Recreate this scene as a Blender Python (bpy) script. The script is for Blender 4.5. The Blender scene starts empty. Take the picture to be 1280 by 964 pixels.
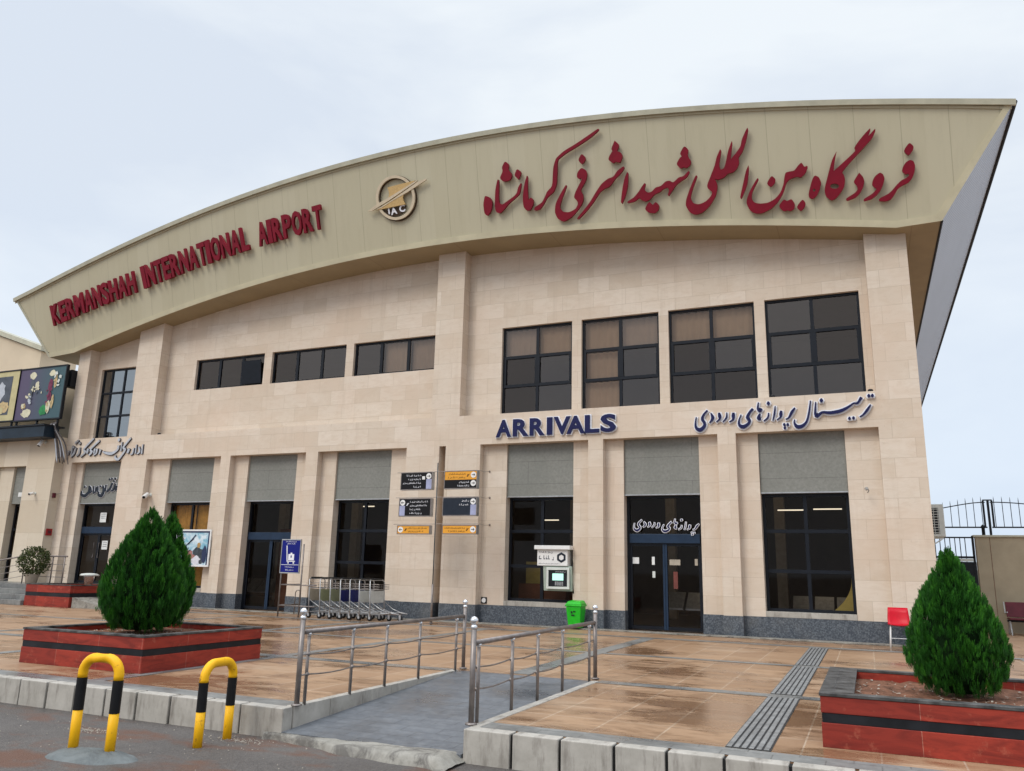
import bpy, bmesh, math, random
from mathutils import Vector, Matrix
random.seed(7)
SC = bpy.context.scene
R = math.radians
# ---------------------------------------------------------------- camera
F_PX, YAW, PITCH, ROLL = 995.7, R(23.8), R(13.045), R(1.366)
CPOS = Vector((0.0, -20.0, 1.404))
def cam_axes():
    cy, sy, cp, sp = math.cos(YAW), math.sin(YAW), math.cos(PITCH), math.sin(PITCH)
    f = Vector((-sy*cp, cy*cp, sp)); r = Vector((cy, sy, 0)); u = r.cross(f)
    cr, sr = math.cos(ROLL), math.sin(ROLL)
    return f, r*cr + u*sr, u*cr - r*sr
AF, AR, AU = cam_axes()
cam_d = bpy.data.cameras.new('camera'); cam = bpy.data.objects.new('camera', cam_d)
SC.collection.objects.link(cam); SC.camera = cam
M = Matrix((AR, AU, -AF)).transposed().to_4x4(); M.translation = CPOS
cam.matrix_world = M
cam_d.sensor_width = 36.0; cam_d.sensor_fit = 'HORIZONTAL'
cam_d.lens = 36.0*F_PX/1280.0; cam_d.clip_start = 0.05; cam_d.clip_end = 4000
# measuring helpers: a direction of sight meets a plane of the place
def ray(x, y): return AF*F_PX + AR*(x-640.0) - AU*(y-482.0)
def U(x, y, Y=0.0):
    d = ray(x, y); return CPOS + d*((Y-CPOS.y)/d.y)
def G(x, y, z=0.0):
    d = ray(x, y); return CPOS + d*((z-CPOS.z)/d.z)
FK, FY0, FZ0 = 0.25, -0.40, 9.5              # leaning roof fascia: Y = FY0 - FK*(Z-FZ0)
def UF(x, y):
    d = ray(x, y); n = Vector((0, 1, FK)); return CPOS + d*((FY0+FK*FZ0-n.dot(CPOS))/n.dot(d))
def fY(z): return FY0 - FK*(z-FZ0)
# ---------------------------------------------------------------- light
SUN_EL, SUN_AZ = R(42), R(212)               # overcast: one broad soft sun behind the viewer
W = bpy.data.worlds.new('World'); SC.world = W; W.use_nodes = True
def build_world():
    nt = W.node_tree; N = nt.nodes; L = nt.links; N.clear()
    out = N.new('ShaderNodeOutputWorld'); bg = N.new('ShaderNodeBackground'); bg.inputs[1].default_value = 0.1
    sky = N.new('ShaderNodeTexSky'); sky.sky_type = 'NISHITA'; sky.sun_disc = False
    sky.sun_elevation = SUN_EL; sky.sun_rotation = SUN_AZ; sky.air_density = 1.0; sky.dust_density = 2.0
    tc = N.new('ShaderNodeTexCoord'); sep = N.new('ShaderNodeSeparateXYZ'); L.new(tc.outputs['Generated'], sep.inputs[0])
    mp = N.new('ShaderNodeMapping'); mp.inputs['Scale'].default_value = (1.0, 1.0, 2.6); L.new(tc.outputs['Generated'], mp.inputs[0])
    nz = N.new('ShaderNodeTexNoise'); nz.inputs['Scale'].default_value = 1.9; nz.inputs['Detail'].default_value = 6; nz.inputs['Roughness'].default_value = 0.52
    nz.inputs['Distortion'].default_value = 0.3
    L.new(mp.outputs[0], nz.inputs['Vector'])
    rp = N.new('ShaderNodeValToRGB'); rp.color_ramp.elements[0].position = 0.40; rp.color_ramp.elements[0].color = (6.9, 7.6, 8.6, 1)
    rp.color_ramp.elements[1].position = 0.60; rp.color_ramp.elements[1].color = (8.45, 9.0, 9.5, 1)
    L.new(nz.outputs[0], rp.inputs[0])
    mx = N.new('ShaderNodeMix'); mx.data_type = 'RGBA'; mx.inputs[0].default_value = 0.95
    L.new(sky.outputs[0], mx.inputs[6]); L.new(rp.outputs[0], mx.inputs[7])
    hz = N.new('ShaderNodeMapRange'); hz.inputs[1].default_value = 0.0; hz.inputs[2].default_value = 0.42; hz.inputs[3].default_value = .75; hz.inputs[4].default_value = 0.0
    L.new(sep.outputs[2], hz.inputs[0]); mh = N.new('ShaderNodeMix'); mh.data_type = 'RGBA'; L.new(hz.outputs[0], mh.inputs[0]); L.new(rp.outputs[0], mh.inputs[6]); mh.inputs[7].default_value = (6.6, 7.75, 9.3, 1)
    L.new(mh.outputs[2], mx.inputs[7])
    # overcast sky: brighter towards the zenith
    mr = N.new('ShaderNodeMapRange'); mr.inputs[1].default_value = 0.68; mr.inputs[2].default_value = 1.0; mr.inputs[3].default_value = 1.0; mr.inputs[4].default_value = 3.6
    L.new(sep.outputs[2], mr.inputs[0])
    vm = N.new('ShaderNodeVectorMath'); vm.operation = 'SCALE'; L.new(mx.outputs[2], vm.inputs[0]); L.new(mr.outputs[0], vm.inputs['Scale'])
    L.new(vm.outputs[0], bg.inputs[0]); L.new(bg.outputs[0], out.inputs[0])
build_world()
sd = bpy.data.lights.new('sun', 'SUN'); sd.energy = 1.5; sd.angle = R(25); sd.color = (1.0, 0.95, 0.88)
so = bpy.data.objects.new('sun', sd); SC.collection.objects.link(so)
az, el = R(-115), SUN_EL                       # from the front left of the building
sdir = Vector((math.cos(az)*math.cos(el), math.sin(az)*math.cos(el), math.sin(el)))
so.rotation_euler = sdir.to_track_quat('Z', 'Y').to_euler()
SC.view_settings.view_transform = 'Standard'; SC.view_settings.look = 'None'
SC.view_settings.exposure = 0.10; SC.view_settings.gamma = 1.0; SC.view_settings.use_curve_mapping = False
SC.cycles.max_bounces = 8; SC.cycles.transparent_max_bounces = 12
SC.cycles.use_denoising = True
# ---------------------------------------------------------------- materials
MATS = {}
def srgb(r, g, b):
    f = lambda c: (c/255/12.92 if c/255 <= .04045 else ((c/255+.055)/1.055)**2.4)
    return (f(r), f(g), f(b))
class NT:
    """small node-graph helper"""
    def __init__(s, name):
        m = bpy.data.materials.new(name); m.use_nodes = True; s.m = m; s.nt = m.node_tree; s.N = s.nt.nodes; s.L = s.nt.links
        s.b = s.N['Principled BSDF']; s.tc = None
        MATS[name] = m
    def n(s, t, **kw):
        x = s.N.new(t)
        for k, v in kw.items(): setattr(x, k, v)
        return x
    def coord(s, scale=(1, 1, 1), kind='Object'):
        if s.tc is None: s.tc = s.n('ShaderNodeTexCoord')
        mp = s.n('ShaderNodeMapping'); mp.inputs['Scale'].default_value = scale; s.L.new(s.tc.outputs[kind], mp.inputs[0]); return mp.outputs[0]
    def noise(s, scale, detail=4, rough=.55, vec=None, vscale=(1, 1, 1), dist=0):
        x = s.n('ShaderNodeTexNoise'); x.inputs['Scale'].default_value = scale; x.inputs['Detail'].default_value = detail
        x.inputs['Roughness'].default_value = rough; x.inputs['Distortion'].default_value = dist
        s.L.new(vec if vec is not None else s.coord(vscale), x.inputs['Vector']); return x.outputs[0]
    def ramp(s, fac, p0, p1, c0=(0, 0, 0), c1=(1, 1, 1)):
        r = s.n('ShaderNodeValToRGB'); e = r.color_ramp.elements
        e[0].position = p0; e[1].position = p1; e[0].color = (*c0, 1); e[1].color = (*c1, 1); s.L.new(fac, r.inputs[0]); return r.outputs[0]
    def mix(s, fac, a, b, blend='MIX'):
        x = s.n('ShaderNodeMix'); x.data_type = 'RGBA'; x.blend_type = blend; x.clamp_factor = True
        for i, v in ((0, fac), (6, a), (7, b)):
            if isinstance(v, (int, float)): x.inputs[i].default_value = v
            elif isinstance(v, tuple): x.inputs[i].default_value = (*v, 1) if len(v) == 3 else v
            else: s.L.new(v, x.inputs[i])
        return x.outputs[2]
    def math(s, op, a, b=0.0, c=None):
        x = s.n('ShaderNodeMath'); x.operation = op
        for i, v in ((0, a), (1, b)) + (((2, c),) if c is not None else ()):
            if isinstance(v, (int, float)): x.inputs[i].default_value = v
            else: s.L.new(v, x.inputs[i])
        return x.outputs[0]
    def bump(s, h, strength=.3, dist=.01):
        x = s.n('ShaderNodeBump'); x.inputs['Strength'].default_value = strength; x.inputs['Distance'].default_value = dist
        s.L.new(h, x.inputs['Height']); s.L.new(x.outputs[0], s.b.inputs['Normal'])
    def setc(s, c):
        if isinstance(c, tuple): s.b.inputs['Base Color'].default_value = (*c, 1)
        else: s.L.new(c, s.b.inputs['Base Color'])
    def rough(s, r):
        if isinstance(r, (int, float)): s.b.inputs['Roughness'].default_value = r
        else: s.L.new(r, s.b.inputs['Roughness'])
def simple(name, col, rough=.5, metal=0., var=.15, scale=6., bump=0., spec=None, emit=None, coat=0):
    t = NT(name)
    nz = t.noise(scale, 5)
    c0 = tuple(c*(1-var) for c in col); c1 = tuple(min(1, c*(1+var)) for c in col)
    t.setc(t.ramp(nz, .3, .7, c0, c1)); t.rough(rough); t.b.inputs['Metallic'].default_value = metal
    if bump: t.bump(t.noise(scale*6, 4), bump, .01)
    t.b.inputs['Specular IOR Level'].default_value = .22 if spec is None and metal == 0 else (spec or .5)
    if coat: t.b.inputs['Coat Weight'].default_value = coat
    if emit: t.b.inputs['Emission Color'].default_value = (*emit[0], 1); t.b.inputs['Emission Strength'].default_value = emit[1]
    return t.m
def wallvec(t):
    """(x+y, z) coordinates so that courses run round the corners"""
    if t.tc is None: t.tc = t.n('ShaderNodeTexCoord')
    sp = t.n('ShaderNodeSeparateXYZ'); t.L.new(t.tc.outputs['Object'], sp.inputs[0])
    cb = t.n('ShaderNodeCombineXYZ'); t.L.new(t.math('ADD', sp.outputs[0], sp.outputs[1]), cb.inputs[0]); t.L.new(sp.outputs[2], cb.inputs[1])
    return cb.outputs[0], sp
def brick(t, vec, w, h, c1, c2, mortar, ms=.004, off=.5, smooth=.1, bias=0):
    b = t.n('ShaderNodeTexBrick'); b.inputs['Scale'].default_value = 1.0; b.inputs['Brick Width'].default_value = w; b.inputs['Row Height'].default_value = h
    b.inputs['Mortar Size'].default_value = ms; b.inputs['Mortar Smooth'].default_value = smooth; b.inputs['Bias'].default_value = bias
    b.offset = off; b.inputs['Color1'].default_value = (*c1, 1); b.inputs['Color2'].default_value = (*c2, 1); b.inputs['Mortar'].default_value = (*mortar, 1)
    t.L.new(vec, b.inputs['Vector']); return b
def stone(name, base, w=.92, h=.455, vein=1.0):
    t = NT(name); v, sp = wallvec(t)
    a = tuple(c*1.05 for c in base); b2 = (base[0]*.90, base[1]*.865, base[2]*.82)
    b = brick(t, v, w, h, a, b2, (base[0]*.72, base[1]*.68, base[2]*.63), ms=.0045)
    ve = t.noise(3.0, 9, .68, vscale=(.7, .7, 2.6), dist=1.0)
    c = t.mix(t.math('MULTIPLY', t.ramp(ve, .45, .70), .55*vein), b.outputs[0], (base[0]*.84, base[1]*.77, base[2]*.69))
    pk = t.noise(.5, 6, .62)
    c = t.mix(t.math('MULTIPLY', t.ramp(pk, .42, .72), .55*vein), c, (base[0]*.98, base[1]*.87, base[2]*.80))
    pa = t.noise(1.6, 7, .65); c = t.mix(t.math('MULTIPLY', t.ramp(pa, .52, .72), .4*vein), c, (base[0]*1.12, base[1]*1.14, base[2]*1.16))
    st = t.noise(1.3, 7, .68, vscale=(3.2, 3.2, .20))
    c = t.mix(t.math('MULTIPLY', t.ramp(st, .54, .80), .38*vein), c, (base[0]*.66, base[1]*.60, base[2]*.53))
    sc = t.noise(6.0, 9, .75, vscale=(1, 1, 1.5), dist=1.6)
    c = t.mix(t.math('MULTIPLY', t.ramp(sc, .585, .68), .38*vein), c, (base[0]*.68, base[1]*.62, base[2]*.55))
    t.setc(c); t.rough(.7); t.b.inputs['Specular IOR Level'].default_value = .2
    t.bump(t.math('ADD', t.math('MULTIPLY', b.outputs['Fac'], -1.0), t.math('MULTIPLY', ve, .35)), .3, .008)
    return t.m
stone('wall_stone', (.655, .568, .475))
stone('neighbour_stone', (.60, .525, .42), 1.3, 1.15, .45)
def granite():
    t = NT('granite'); v = t.n('ShaderNodeTexVoronoi'); v.inputs['Scale'].default_value = 42; t.L.new(t.coord(), v.inputs['Vector'])
    nz = t.noise(30, 6, .7)
    c = t.mix(t.ramp(nz, .45, .6), (.035, .045, .06), (.17, .19, .21)); c = t.mix(t.math('MULTIPLY', t.ramp(v.outputs['Distance'], .2, .6), .5), c, (.05, .06, .075))
    st = t.noise(1.2, 5, .6); c = t.mix(t.math('MULTIPLY', t.ramp(st, .5, .8), .35), c, (.19, .18, .16))
    t.setc(c); t.rough(.45)
granite()
def panelgrey():
    t = NT('grey_panel'); nz = t.noise(14, 6, .7); st = t.noise(1.1, 5, .6, vscale=(1, 1, .35))
    c = t.ramp(nz, .3, .72, (.17, .17, .15), (.25, .25, .225)); c = t.mix(t.math('MULTIPLY', t.ramp(st, .42, .75), .5), c, (.15, .155, .135))
    v, sp = wallvec(t); b = brick(t, v, 9.0, .62, (1, 1, 1), (1, 1, 1), (.62, .62, .62), ms=.006)
    c = t.mix(1.0, c, b.outputs[0], 'MULTIPLY'); t.setc(c); t.rough(.6); t.bump(nz, .15, .004)
panelgrey()
def fascia_m():
    t = NT('fascia_sheet'); t.coord()
    sp = t.n('ShaderNodeSeparateXYZ'); t.L.new(t.tc.outputs['Object'], sp.inputs[0])
    fr = t.math('FRACT', t.math('ADD', sp.outputs[0], 100.0-.04+12.0)); d = t.math('ABSOLUTE', t.math('SUBTRACT', fr, .5))
    seam = t.math('GREATER_THAN', d, .4925)
    ce = t.n('ShaderNodeTexWhiteNoise'); ce.noise_dimensions = '1D'; t.L.new(t.math('FLOOR', t.math('ADD', sp.outputs[0], 100.0-.04+12.5)), ce.inputs['W'])
    nz = t.noise(.8, 5, .6); st = t.noise(2.2, 6, .65, vscale=(2.5, 1, .25))
    c = t.ramp(ce.outputs[0], 0, 1, (.478, .432, .298), (.51, .465, .33)); c = t.mix(t.math('MULTIPLY', t.ramp(st, .50, .74), .20), c, (.33, .29, .19))
    c = t.mix(t.math('MULTIPLY', t.ramp(nz, .4, .7), .12), c, (.52, .47, .34))
    c = t.mix(t.math('MULTIPLY', seam, .5), c, (.24, .21, .135)); t.setc(c); t.rough(.5)
    t.bump(t.math('ADD', t.math('MULTIPLY', seam, -1.0), t.math('MULTIPLY', nz, .6)), .3, .006)
fascia_m()
simple('fascia_trim', (.55, .50, .35), .45, var=.08, scale=2)
simple('cap_trim', (.46, .44, .34), .4, var=.12, scale=3)
def soffit_m():
    t = NT('soffit_sheet'); nz = t.noise(1.2, 5, .6); 
    v, sp = wallvec(t)
    fr = t.math('FRACT', t.math('MULTIPLY', t.math('ADD', sp.outputs[0], 100), .333)); seam = t.math('GREATER_THAN', t.math('ABSOLUTE', t.math('SUBTRACT', fr, .5)), .496)
    c = t.ramp(nz, .3, .7, (.30, .235, .135), (.36, .28, .16)); c = t.mix(t.math('MULTIPLY', seam, .5), c, (.2, .14, .07)); t.setc(c); t.rough(.5)
soffit_m()
def metal_side():
    t = NT('ribbed_metal'); v, sp = wallvec(t)
    wv = t.n('ShaderNodeTexWave'); wv.wave_type = 'BANDS'; wv.bands_direction = 'Y'; wv.inputs['Scale'].default_value = 1.25; wv.inputs['Distortion'].default_value = .25; wv.inputs['Detail'].default_value = 2
    t.L.new(t.coord(), wv.inputs['Vector']); nz = t.noise(1.6, 5, .6, vscale=(1, .2, 1))
    c = t.mix(t.ramp(wv.outputs[0], .2, .8), (.36, .38, .43), (.50, .52, .57)); c = t.mix(t.math('MULTIPLY', t.ramp(nz, .4, .8), .4), c, (.32, .33, .37))
    t.setc(c); t.rough(.4); t.b.inputs['Metallic'].default_value = .25; t.bump(wv.outputs[0], .5, .03)
metal_side()
simple('frame_dark', (.008, .010, .015), .35, var=.2)
simple('frame_blue', (.016, .032, .062), .35, var=.15)
def glass(name, tint, refl, gcol=(1, .9, .82)):
    t = NT(name); out = t.N['Material Output']
    fr = t.n('ShaderNodeFresnel'); fr.inputs[0].default_value = 1.45
    gl = t.n('ShaderNodeBsdfGlossy'); gl.inputs['Roughness'].default_value = .02; gl.inputs['Color'].default_value = (*gcol, 1)
    tr = t.n('ShaderNodeBsdfTransparent'); tr.inputs[0].default_value = (*tint, 1)
    mx = t.n('ShaderNodeMixShader'); t.L.new(t.math('ADD', t.math('MULTIPLY', fr.outputs[0], refl[0]), refl[1]), mx.inputs[0])
    t.L.new(tr.outputs[0], mx.inputs[1]); t.L.new(gl.outputs[0], mx.inputs[2]); t.L.new(mx.outputs[0], out.inputs['Surface'])
    bp = t.n('ShaderNodeBump'); bp.inputs['Strength'].default_value = .03; bp.inputs['Distance'].default_value = .02
    t.L.new(t.noise(.9, 2), bp.inputs['Height']); t.L.new(bp.outputs[0], gl.inputs['Normal'])
glass('glass_upper', (.82, .76, .68), (1.0, .035), (1, .84, .74)); glass('glass_upper_pale', (.75, .70, .64), (1.0, .062), (1, .87, .79)); glass('glass_mirror', (.5, .5, .5), (1.0, .26), (.92, .97, 1))
glass('glass_lower', (.74, .71, .68), (.40, .0))
simple('curtain_brown', (.62, .49, .39), .9, var=.07, scale=2)
simple('curtain_ochre', (.75, .42, .10), .9, var=.25, scale=5)
simple('room_dark', (.10, .085, .075), .9, var=.2, scale=1)
simple('room_brown', (.16, .06, .03), .6, var=.3, scale=2)
simple('inner_red', (.16, .05, .04), .6)
simple('room_floor', (.12, .10, .09), .4, var=.2, scale=1)
simple('desk_yellow', (.5, .4, .12), .6)
simple('letter_red', (.195, .003, .016), .45, var=.12, scale=3)
simple('letter_navy', (.008, .010, .065), .4, var=.1)
simple('letter_white', (.78, .78, .82), .45, var=.04)
simple('letter_silver', (.52, .52, .54), .3, metal=.6, var=.1)
simple('letter_dark', (.05, .05, .07), .4)
simple('emblem_cream', (.60, .50, .36), .4, var=.1); simple('emblem_gold', (.55, .37, .16), .4, var=.12, scale=20); simple('emblem_brown', (.06, .035, .02), .5)
simple('steel', (.23, .20, .185), .42, metal=.6, var=.25, scale=9)
simple('steel_bright', (.75, .75, .76), .15, metal=.9, var=.05)
simple('chrome_dull', (.42, .42, .42), .35, metal=.6, var=.2, scale=10)
simple('rubber', (.02, .02, .02), .8)
simple('sign_black', (.006, .005, .006), .4); simple('sign_navy', (.016, .022, .034), .4); simple('sign_orange', (.72, .33, .04), .45, var=.08)
simple('sign_lilac', (.34, .36, .52), .5); simple('sign_blue', (.005, .010, .17), .4, var=.1)
simple('white_paint', (.75, .74, .72), .5, var=.06); simple('offwhite', (.60, .62, .58), .5, var=.08)
simple('pale_green', (.36, .42, .36), .45, var=.1)
simple('green_plastic', (.02, .44, .02), .35, var=.15, scale=8); simple('red_plastic', (.52, .006, .02), .38, var=.1)
simple('maroon', (.11, .02, .03), .5, var=.15); simple('black_iron', (.012, .014, .018), .5, var=.2)
simple('paper', (.72, .72, .70), .7); simple('alarm_red', (.28, .02, .02), .5)
simple('board_olive', (.28, .29, .17), .6, var=.12); simple('board_blue', (.012, .02, .13), .5); simple('board_white', (.56, .57, .54), .6); simple('board_tan', (.40, .35, .28), .6)
simple('room_fill_glow', (.8, .75, .6), .6, emit=((1, .85, .62), 1.3))  # glow of the fill panels added to brighten the rooms
simple('screen', (.3, .6, .5), .3, emit=((.55, .95, .82), .75)); simple('lamp_reflection_glow', (.9, .85, .7), .5, emit=((1, .9, .7), 1.2))
simple('wall_plain', (.50, .42, .31), .75, var=.12, scale=1.2, bump=.1); simple('rear_wall', (.60, .50, .37), .75, var=.08, scale=.6)
simple('boundary_cream', (.38, .32, .225), .7, var=.14, scale=1.4, bump=.1)
simple('canopy_blue', (.012, .022, .035), .35, var=.3, scale=2)
simple('cable', (.07, .06, .06), .6, var=.4, scale=20)
def yellow():
    t = NT('hoop_yellow'); nz = t.noise(14, 7, .7); c = t.mix(t.ramp(nz, .60, .66), (.86, .45, .006), (.30, .14, .02)); s2 = t.noise(2.5, 4)
    c = t.mix(t.math('MULTIPLY', t.ramp(s2, .4, .8), .4), c, (.74, .37, .006)); t.setc(c); t.rough(.45); t.b.inputs['Specular IOR Level'].default_value = .25; t.bump(t.noise(5, 4), .25, .01)
yellow(); simple('hoop_black', (.007, .007, .008), .5, var=.3, scale=9)
def redstone():
    t = NT('red_stone'); v, sp = wallvec(t)
    b = brick(t, v, .78, 5.0, (.33, .043, .026), (.235, .031, .021), (.42, .17, .12), ms=.003, off=0)
    ve = t.noise(3.0, 8, .65, vscale=(.8, .8, 4), dist=.8); c = t.mix(t.math('MULTIPLY', t.ramp(ve, .42, .66), .75), b.outputs[0], (.13, .018, .014))
    sp2 = t.noise(6, 8, .75); c = t.mix(t.math('MULTIPLY', t.ramp(sp2, .58, .68), .5), c, (.44, .14, .085))
    t.setc(c); t.rough(.55); t.b.inputs['Specular IOR Level'].default_value = .2; t.bump(ve, .15, .005)
redstone()
simple('black_stone', (.013, .014, .017), .4, var=.4, scale=5); simple('coping_stone', (.07, .068, .066), .45, var=.75, scale=7, bump=.1)
simple('soil', (.16, .075, .045), .95, var=.5, scale=9, bump=.6)
def plaza():
    t = NT('plaza_tiles'); v = t.coord()
    b = brick(t, v, .60, .60, (.375, .235, .138), (.295, .176, .100), (.46, .35, .25), ms=.0075, off=0)
    ve = t.noise(2.6, 9, .7, vscale=(.75, 1.7, 1), dist=.7)
    c = t.mix(t.math('MULTIPLY', t.ramp(ve, .42, .72), .38), b.outputs[0], (.235, .128, .064))
    dry = t.noise(.62, 6, .62, vscale=(.7, 1.2, 1), dist=.5)
    c = t.mix(t.math('MULTIPLY', t.ramp(dry, .54, .76), .55), c, (.50, .385, .275))
    wet = t.noise(.42, 7, .62, vscale=(.6, 1.25, 1), dist=.7)
    wf = t.ramp(t.math('ADD', wet, t.math('MULTIPLY', t.math('SUBTRACT', ve, .5), .40)), .47, .59)
    c = t.mix(t.math('MULTIPLY', wf, .78), c, t.mix(1.0, c, (.52, .44, .38), 'MULTIPLY'))
    t.setc(c); rr = t.ramp(wf, 0, 1, (.48, .48, .48), (.20, .20, .20)); t.rough(rr)
    t.b.inputs['Specular IOR Level'].default_value = .5
    t.bump(t.math('ADD', t.math('MULTIPLY', b.outputs['Fac'], -1.0), t.math('ADD', t.math('MULTIPLY', ve, .7), t.math('MULTIPLY', t.noise(16, 5, .7), .5))), .22, .005)
plaza()
def greyband(name, c0, c1, wetc):
    t = NT(name); nz = t.noise(9, 7, .7); v = t.coord(); b = brick(t, v, .40, .20, c0, tuple(k*.85 for k in c0), tuple(k*.55 for k in c0), ms=.006)
    c = t.mix(t.math('MULTIPLY', t.ramp(nz, .45, .7), .55), b.outputs[0], c1); w = t.noise(.7, 6, .65); wf = t.ramp(w, .45, .65)
    c = t.mix(t.math('MULTIPLY', wf, .6), c, wetc); t.setc(c); t.rough(t.ramp(wf, 0, 1, (.55,)*3, (.18,)*3)); t.bump(t.math('SUBTRACT', nz, b.outputs['Fac']), .25, .005)
greyband('grey_band', (.20, .20, .19), (.32, .31, .29), (.085, .085, .085))
greyband('ramp_paver', (.125, .135, .15), (.20, .21, .22), (.06, .065, .072))
simple('tactile_tile', (.21, .21, .205), .5, var=.3, scale=7, bump=.2); simple('tactile_groove', (.045, .045, .045), .6)
def kerb_m():
    t = NT('kerb_stone'); nz = t.noise(3, 8, .7); c = t.ramp(nz, .3, .7, (.31, .285, .245), (.47, .435, .385))
    st = t.noise(3.2, 8, .7, vscale=(2.6, 1, .5)); c = t.mix(t.math('MULTIPLY', t.ramp(st, .50, .70), .7), c, (.11, .09, .073)); t.setc(c); t.rough(.7); t.bump(nz, .3, .01)
kerb_m()
def concrete_m(name, a, b, dk):
    t = NT(name); nz = t.noise(4.5, 9, .75); c = t.ramp(nz, .32, .68, a, b); st = t.noise(2.6, 9, .75, dist=1.0)
    c = t.mix(t.math('MULTIPLY', t.ramp(st, .47, .60), .8), c, dk); t.setc(c); t.rough(.75); t.bump(t.noise(14, 8, .75), .5, .02)
concrete_m('concrete', (.20, .185, .155), (.34, .32, .28), (.075, .066, .058)); concrete_m('pad_concrete', (.10, .115, .115), (.17, .185, .183), (.07, .078, .08))
def asphalt():
    t = NT('asphalt'); nz = t.noise(38, 8, .85); v = t.n('ShaderNodeTexVoronoi'); v.inputs['Scale'].default_value = 60; t.L.new(t.coord(), v.inputs['Vector'])
    c = t.ramp(nz, .35, .72, (.042, .036, .033), (.155, .135, .12)); big = t.noise(.55, 7, .65); c = t.mix(t.math('MULTIPLY', t.ramp(big, .45, .7), .5), c, (.16, .145, .13))
    ru = t.noise(1.15, 6, .62, vscale=(1, 1.6, 1)); c = t.mix(t.math('MULTIPLY', t.ramp(ru, .52, .64), .85), c, (.12, .052, .028))
    w = t.noise(.5, 5, .6); wf = t.ramp(w, .5, .66); c = t.mix(t.math('MULTIPLY', wf, .35), c, (.05, .045, .042)); t.setc(c)
    t.rough(t.ramp(wf, 0, 1, (.75,)*3, (.38,)*3)); t.bump(t.math('ADD', v.outputs['Distance'], nz), .55, .012)
asphalt()
simple('litter_pale', (.34, .30, .25), .8, var=.3, scale=30); simple('litter_brown', (.2, .06, .03), .9, var=.4, scale=30)
simple('bark', (.10, .06, .035), .9, var=.3, scale=12, bump=.4)
def leafmat(name, dark, mid, lite):
    t = NT(name); at = t.n('ShaderNodeAttribute'); at.attribute_name = 'tone'; r = t.n('ShaderNodeValToRGB'); e = r.color_ramp.elements
    e[0].position = 0; e[0].color = (*dark, 1); e[1].position = 1; e[1].color = (*lite, 1); k = e.new(.5); k.color = (*mid, 1)
    t.L.new(at.outputs['Fac'], r.inputs[0]); t.setc(r.outputs[0]); t.rough(.55); t.b.inputs['Specular IOR Level'].default_value = .25
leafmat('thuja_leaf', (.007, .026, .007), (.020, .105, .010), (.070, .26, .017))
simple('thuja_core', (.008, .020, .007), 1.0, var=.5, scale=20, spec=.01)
leafmat('topiary_leaf', (.03, .045, .012), (.05, .07, .018), (.10, .11, .03))
def hill_m():
    t = NT('hills'); t.setc(t.ramp(t.noise(.02, 5), .3, .7, (.10, .12, .10), (.16, .17, .14))); t.rough(.95)
hill_m()
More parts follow.
